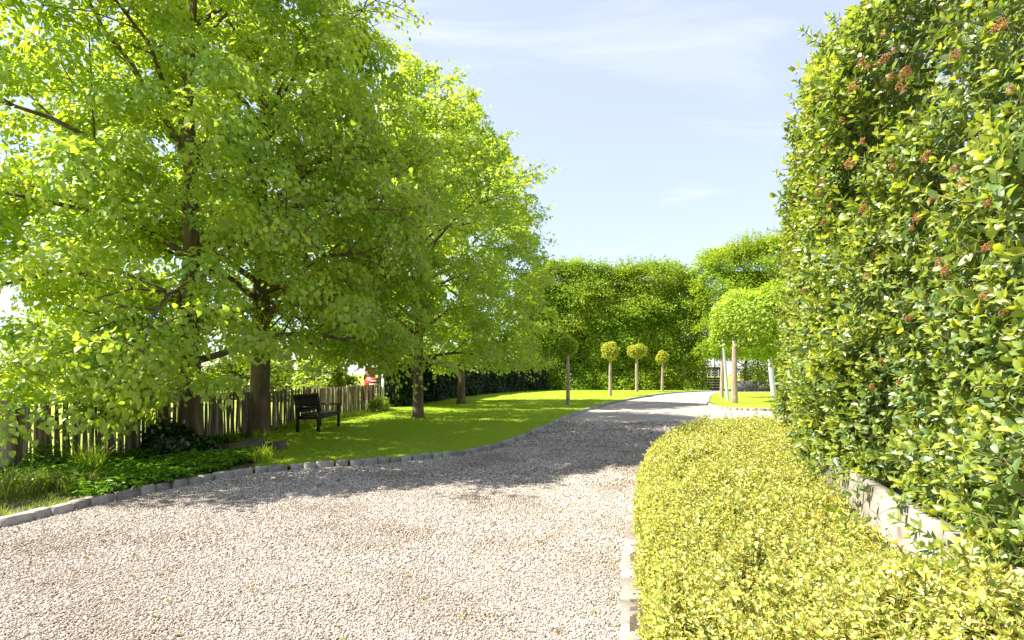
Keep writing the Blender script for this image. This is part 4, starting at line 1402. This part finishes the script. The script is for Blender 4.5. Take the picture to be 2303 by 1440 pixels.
def path_hedge_sampler(pts, h, th, seed, lump=.15):
    X, T = polyline(pts, .1)
    N2 = np.stack([T[:, 1], -T[:, 0]], 1)                   # to the right of the walking direction
    def f(g, n):
        i = g.integers(0, len(X), n)
        top = g.uniform(size=n) < .22
        z = np.where(top, h, g.uniform(.02, h, n))
        d = np.where(top, -g.uniform(0, th, n), -.3 * g.exponential(.6, n))
        P = np.column_stack([X[i] + N2[i] * d[:, None], z])
        lz = lumps(P, seed, (.7, 1.6, 3), (1, .8, .6)) * lump
        O = np.column_stack([N2[i], np.zeros(n)]); O[top] = (0, 0, 1)
        P += O * lz[:, None]
        P[:, 2] = np.maximum(P[:, 2], .08)
        return P, O
    return f


DK = [(-5.75, 23.3), (-4.9, 23.35), (-4.5, 24.8), (-3.6, 31), (-2.0, 39), (1.0, 45), (3.2, 48.2)]


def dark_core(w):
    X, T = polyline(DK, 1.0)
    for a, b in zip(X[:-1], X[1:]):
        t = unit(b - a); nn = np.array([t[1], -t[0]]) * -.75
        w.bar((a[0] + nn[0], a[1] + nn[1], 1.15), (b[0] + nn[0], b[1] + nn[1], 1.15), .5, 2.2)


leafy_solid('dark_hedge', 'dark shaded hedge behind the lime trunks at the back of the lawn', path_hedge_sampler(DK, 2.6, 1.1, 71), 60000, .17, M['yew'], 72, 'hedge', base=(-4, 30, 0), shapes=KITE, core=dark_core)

# ================================================================== FAR RIGHT: panel fence, wall, posts
pf = empty('concrete_fence', (19.2, 51.0, 0), math.radians(0))
tag(pf, 'slotted concrete fence panels at the far end of the drive', 'fence')
for x in (-.95, .95):
    MB().box((x, 0, 1.12), (.16, .16, 2.3)).build('post', M['panel'], pf)
for i in range(9):
    z = .12 + i * .245
    if i in (5, 6, 7):                                     # pierced rows: blocks with gaps between
        for k in range(5):
            MB().box((-.70 + k * .35, 0, z), (.26, .07, .15)).build('block', M['panel'], pf)
        MB().box((0, .02, z + .12), (1.74, .05, .07)).build('board', M['panel'], pf)
    else:
        MB().box((0, 0, z), (1.74, .06, .232)).build('board', M['panel'], pf)
MB().box((0, 0, 2.30), (2.1, .18, .06)).build('cap', M['panel'], pf)

lw = empty('low_wall', (22.2, 46.0, 0))
tag(lw, 'low dark wall with pale capping behind the lawn island', 'wall')
for i in range(3):
    MB().box((-2.0 + i * 2.05, 0, .43), (2.0, .16, .86)).build('wall_panel', M['dark_wall'], lw)
    MB().box((-2.0 + i * 2.05, 0, .895), (2.04, .24, .06)).build('capping', M['concrete'], lw)
    MB().box((-3.02 + i * 2.05, -.02, .44), (.045, .2, .85)).build('joint_post', M['panel'], lw)


def metal_post(label, base, top, r0, r1, arm=False):
    root = empty('metal_post', base); tag(root, label, 'post', 'leaning metal posts on the lawn island')
    b = np.array([0, 0, -.03]); t = np.array(top)
    MB().tube(np.array([b, t * .33, t * .66, t]), [r0, r0 * .9 + r1 * .1, r1 * 1.15, r1], 12).build('shaft', M['metal'], root, smooth=True)
    MB().tube(np.array([b, b + [0, 0, .10]]), [r0 * 1.35, r0 * 1.3], 12).build('collar', M['metal'], root, smooth=True)
    if arm:
        MB().tube(np.array([t - [0, 0, .04], t + [.28, 0, -.02], t + [.40, 0, -.10]]), [.022, .018, .012], 6).build('arm', M['metal'], root)
    return root


metal_post('slim grey metal post with a short top arm, left one on the lawn island', (11.57, 28.6, .07), (-.32, 0, 4.0), .085, .06, True)
metal_post('stout tapered grey metal post leaning left, right one on the lawn island', (14.75, 30.0, .07), (-.50, 0, 4.4), .145, .085)
up_ = empty('utility_pole', (20.8, 55, 0)); tag(up_, 'pale pole standing behind the concrete fence panels', 'pole')
MB().tube(np.array([[0, 0, 0], [0, 0, 3], [0, 0, 7.2]]), [.17, .16, .13], 10).build('shaft', M['white'], up_, smooth=True)
MB().tube(np.array([[-.6, 0, 6.7], [.6, 0, 6.7]]), .04, 6).build('crossbar', M['bark'], up_)

# ================================================================== BEHIND THE FENCE
def bush_sampler(c, rx, rz, seed):
    def f(g, n):
        u = unit(g.normal(size=(n, 3))); u[:, 2] = np.abs(u[:, 2]) * 1.0
        lz = lumps(u * 2.2, seed, (.8, 1.8, 3.2), (1, .8, .6))
        r = (.85 + .22 * lz) * g.uniform(.35, 1, n) ** .4
        P = np.array(c) + u * r[:, None] * np.array([rx, rx, rz])
        P[:, 2] = np.maximum(P[:, 2], .05)
        return P, u
    return f


def bush_wood(c, rx, rz):
    def f(w, g):
        for _ in range(9):
            e = np.array(c) + unit(g.normal(size=3) * [1, 1, .4] + [0, 0, .8]) * np.array([rx, rx, rz]) * .75
            w.tube(np.array([np.array(c) + [g.normal(0, .08), g.normal(0, .08), -.02], (np.array(c) + e) / 2 + [0, 0, .15], e]), [.05, .03, .008], 5)
    return f


for lab, x, y, rx, rz, n_, s_ in (
        ('yellow green bush beyond the fence, beside the red board', -9.6, 27.5, 1.9, 3.0, 9000, 81),
        ('rounded pale bush beyond the fence, seen over the bench', -13.6, 31, 2.1, 2.5, 8000, 82),
        ('pale bush beyond the fence between the two near trunks', -17.2, 33, 2.4, 3.1, 8000, 83),
        ('wide pale bush beyond the fence left of the first trunk', -21.5, 31, 3.2, 3.6, 9000, 84),
        ('tall bush beyond the fence at the far left edge', -26, 30, 3.3, 4.6, 9000, 85)):
    leafy_solid('field_bush', lab, bush_sampler((x, y, 0), rx, rz, s_), n_, .22, M['bush'], s_, 'bush', 'bushes beyond the paling fence', (x, y, 0), wood=bush_wood((x, y, 0), rx, rz))

sg = empty('notice_board', (-7.95, 30.2, 0)); tag(sg, 'red notice board showing above the far end of the paling fence', 'sign')
MB().box((.0, 0, 1.02), (.82, .04, .58)).build('board', M['red'], sg)
pl_ = MB().box((.14, -.03, 1.10), (.46, .015, .12)).build('name_plate', M['dark'], sg)
w_ = MB()
xs_ = -.05
for i, ww in enumerate((.05, .04, .055, .03, .05, .045, .04)):
    w_.box((xs_ + ww / 2, -.041, 1.10), (ww - .012, .006, .075)); xs_ += ww + .008
w_.build('lettering', M['white'], pl_)
MB().box((.12, -.026, .93), (.48, .012, .07)).build('pale_strip', M['white'], sg)
for x in (-.34, .34):
    MB().box((x, .04, .66), (.05, .04, 1.32)).build('leg', M['dark'], sg)
bp_ = empty('brick_pillar', (-8.35, 31.5, 0)); tag(bp_, 'red brick pillar with pale cap beyond the fence, behind the red board', 'pillar')
for r in range(24):
    for k in range(2):
        x = (-.125 + k * .25) if r % 2 else (-.125 + k * .25)
        ww = .235
        c_ = (x, 0, .045 + r * .079)
        if r % 2:
            MB().box(c_, (ww, .48, .067)).build('brick', M['brick'], bp_)
        else:
            MB().box((0, x, c_[2]), (.48, ww, .067)).build('brick', M['brick'], bp_)
MB().box((0, 0, .95), (.45, .45, 1.9)).build('mortar_core', M['concrete'], bp_)
cap = MB().box((0, 0, 1.95), (.66, .66, .07))
cap.add([[-.3, -.3, 1.985], [.3, -.3, 1.985], [.3, .3, 1.985], [-.3, .3, 1.985], [0, 0, 2.09]], [[0, 1, 4], [1, 2, 4], [2, 3, 4], [3, 0, 4]])
cap.build('cap', M['white'], bp_)

# ================================================================== FLOWER BED
g = np.random.default_rng(91)
# leafy ground cover
def cover_proto(g, nl, h, lf):
    mb = MB()
    P, N_, T_ = [], [], []
    for _ in range(nl):
        a = g.uniform(0, 6.28); r = g.uniform(.02, .11)
        z = h * g.uniform(.4, 1.0)
        p = np.array([r * math.cos(a), r * math.sin(a), z]); d = np.array([math.cos(a), math.sin(a), -.15])
        mb.tube(np.array([[0, 0, 0], p * [.7, .7, .8], p]), .0022, 3, cap=False)
        for k in range(5):                                 # five-fingered leaf
            b = a + (k - 2) * .62
            P.append(p); T_.append([math.cos(b), math.sin(b), -.1 + .0 * k]); N_.append(np.array([0, 0, 1]) + g.normal(0, .22, 3) + d * .2)
    leaf_cloud(mb, np.array(P), np.array(N_), np.array(T_), lf * g.uniform(.8, 1.2, len(P)), OVAL)
    me = mb.mesh('cover'); me.materials.append(M['cover'])
    return me


n = 9000
x = g.uniform(-8.4, -3.2, n); y = g.uniform(5.2, 11.4, n)
k = inside(x, y, BEDP)
x, y = x[k], y[k]
dens = lumps(np.column_stack([x, y, 0 * x]), 44, (.8, 1.7, 3), (1, .7, .5))
k = (dens > -.55) & (y > 6.4 + .25 * np.sin(x * 3)) & ((y < 9.6) | (dens > .1))
x, y = x[k], y[k]
gp = np.column_stack([x, y, np.full(len(x), .06)])
gr = scatter('ground_cover', gp, np.column_stack([g.normal(0, .12, (len(gp), 2)), g.uniform(0, 6.28, len(gp))]), g.uniform(.6, 1.25, len(gp)),
             [cover_proto(g, 6, .17, .055) for _ in range(5)], M['cover'])
tag(gr, 'bright green leafy ground cover between fence and kerb', 'ground cover', kind='stuff')
# fine litter / weeds in the near corner
n = 900
x = g.uniform(-6.8, -4.7, n); y = g.uniform(4.6, 6.9, n)
k = inside(x, y, BEDP); x, y = x[k], y[k]
gr = scatter('weedy_grass', np.column_stack([x, y, np.full(len(x), .06)]), np.column_stack([g.normal(0, .2, (len(x), 2)), g.uniform(0, 6.28, len(x))]), g.uniform(.4, 1.0, len(x)),
             [tuft(g, 10, .13, .07, .006, .9, M['tall_grass'], 3) for _ in range(4)], M['tall_grass'])
tag(gr, 'thin pale weedy grass in the near corner of the bed', 'grass', kind='stuff')


def grass_clump(label, p, h, nb, spread, seed, mat='tall_grass', bend=1.0):
    gg = np.random.default_rng(seed)
    me = tuft(gg, nb, h, spread, .011, bend, M[mat], 6)
    me.name = 'grass_clump'
    o = put('grass_clump', me, None, p)
    tag(o, label, 'grass clump', 'grass clumps in the bed')


grass_clump('pale arching grass clump behind the kerb at the left edge', (-5.75, 6.25, .06), .46, 260, .26, 1)
grass_clump('smaller pale grass clump just right of the left edge clump', (-5.25, 6.45, .06), .36, 180, .2, 2)
grass_clump('upright green grass clump in front of the fence slats', (-6.0, 7.6, .06), .58, 150, .16, 3, 'grass', .55)
grass_clump('narrow green clump at the end of the ground cover by the kerb', (-4.1, 8.75, .06), .34, 120, .16, 4, 'grass', .6)
grass_clump('grass clump at the foot of the thick trunk left of the bench', (-5.55, 11.9, .06), .28, 120, .25, 5, 'grass', .7)


def shrub(label, c, rx, rz, n, ls, mat, seed, name='shrub'):
    leafy_solid(name, label, bush_sampler(c, rx, rz, seed), n, ls, M[mat], seed, 'shrub', 'shrubs in the bed', c, wood=bush_wood(c, rx * .6, rz * .8))


shrub('dark glossy shrub at the foot of the first lime trunk', (-6.05, 9.45, .05), .62, .68, 2600, .10, 'dark_leaf', 95)
shrub('small dark shrub right of the first trunk foot', (-5.45, 9.35, .05), .33, .36, 800, .09, 'dark_leaf', 96)
shrub('scrambling shrub climbing the fence slats near the left edge', (-6.75, 7.75, .05), .32, .55, 700, .06, 'cover', 97)
shrub('leafy shrub against the far end of the fence near the pale post', (-5.25, 20.6, .05), .62, .72, 1500, .08, 'bush', 98)

# two flat weathered stones by the bed
for lab, p, s_, r_ in (('flat weathered stone slab beside the dark shrub', (-4.95, 9.95, .14), (.62, .42, .10), .5), ('small stone leaning beside the slab', (-4.55, 10.25, .11), (.34, .24, .09), -.4)):
    me = stone_mesh(g, 'stone_slab', s_[0], s_[1], s_[2], M['slab'])
    o = put('stone_slab', me, None, p); o.rotation_euler = (.10, -.18, r_)
    tag(o, lab, 'stone', 'loose stones in the bed')

# a few fallen leaves and bud scales on the gravel
x = g.uniform(-5, 2.5, 500); y = g.uniform(2.8, 11, 500)
k = inside(x, y, DRIVE); x, y = x[k][:260], y[k][:260]
fm = []
for q in range(3):
    TV, TF = leaf_shape(1, .5, .5, .3, 2, .45)
    me = MB().add(TV, TF).mesh('fallen_leaf'); me.materials.append(M['litter']); fm.append(me)
o = scatter('fallen_leaves', np.column_stack([x, y, np.full(len(x), .018)]), np.column_stack([g.normal(0, .25, (len(x), 2)), g.uniform(0, 6.28, len(x))]), g.uniform(.015, .05, len(x)), fm, M['litter'])
tag(o, 'small dry leaves scattered on the gravel', 'leaf litter', kind='stuff')

# a stray dry stem hanging over the kerb
tw = MB().tube(np.array([[-4.95, 6.45, .10], [-4.80, 6.36, .13], [-4.66, 6.28, .10], [-4.60, 6.18, .03], [-4.50, 6.0, .015]]), .006, 5)
o = tw.build('dry_stem', M['pale_bark'])
tag(o, 'thin pale dry stem lying over the kerb stones', 'stem')
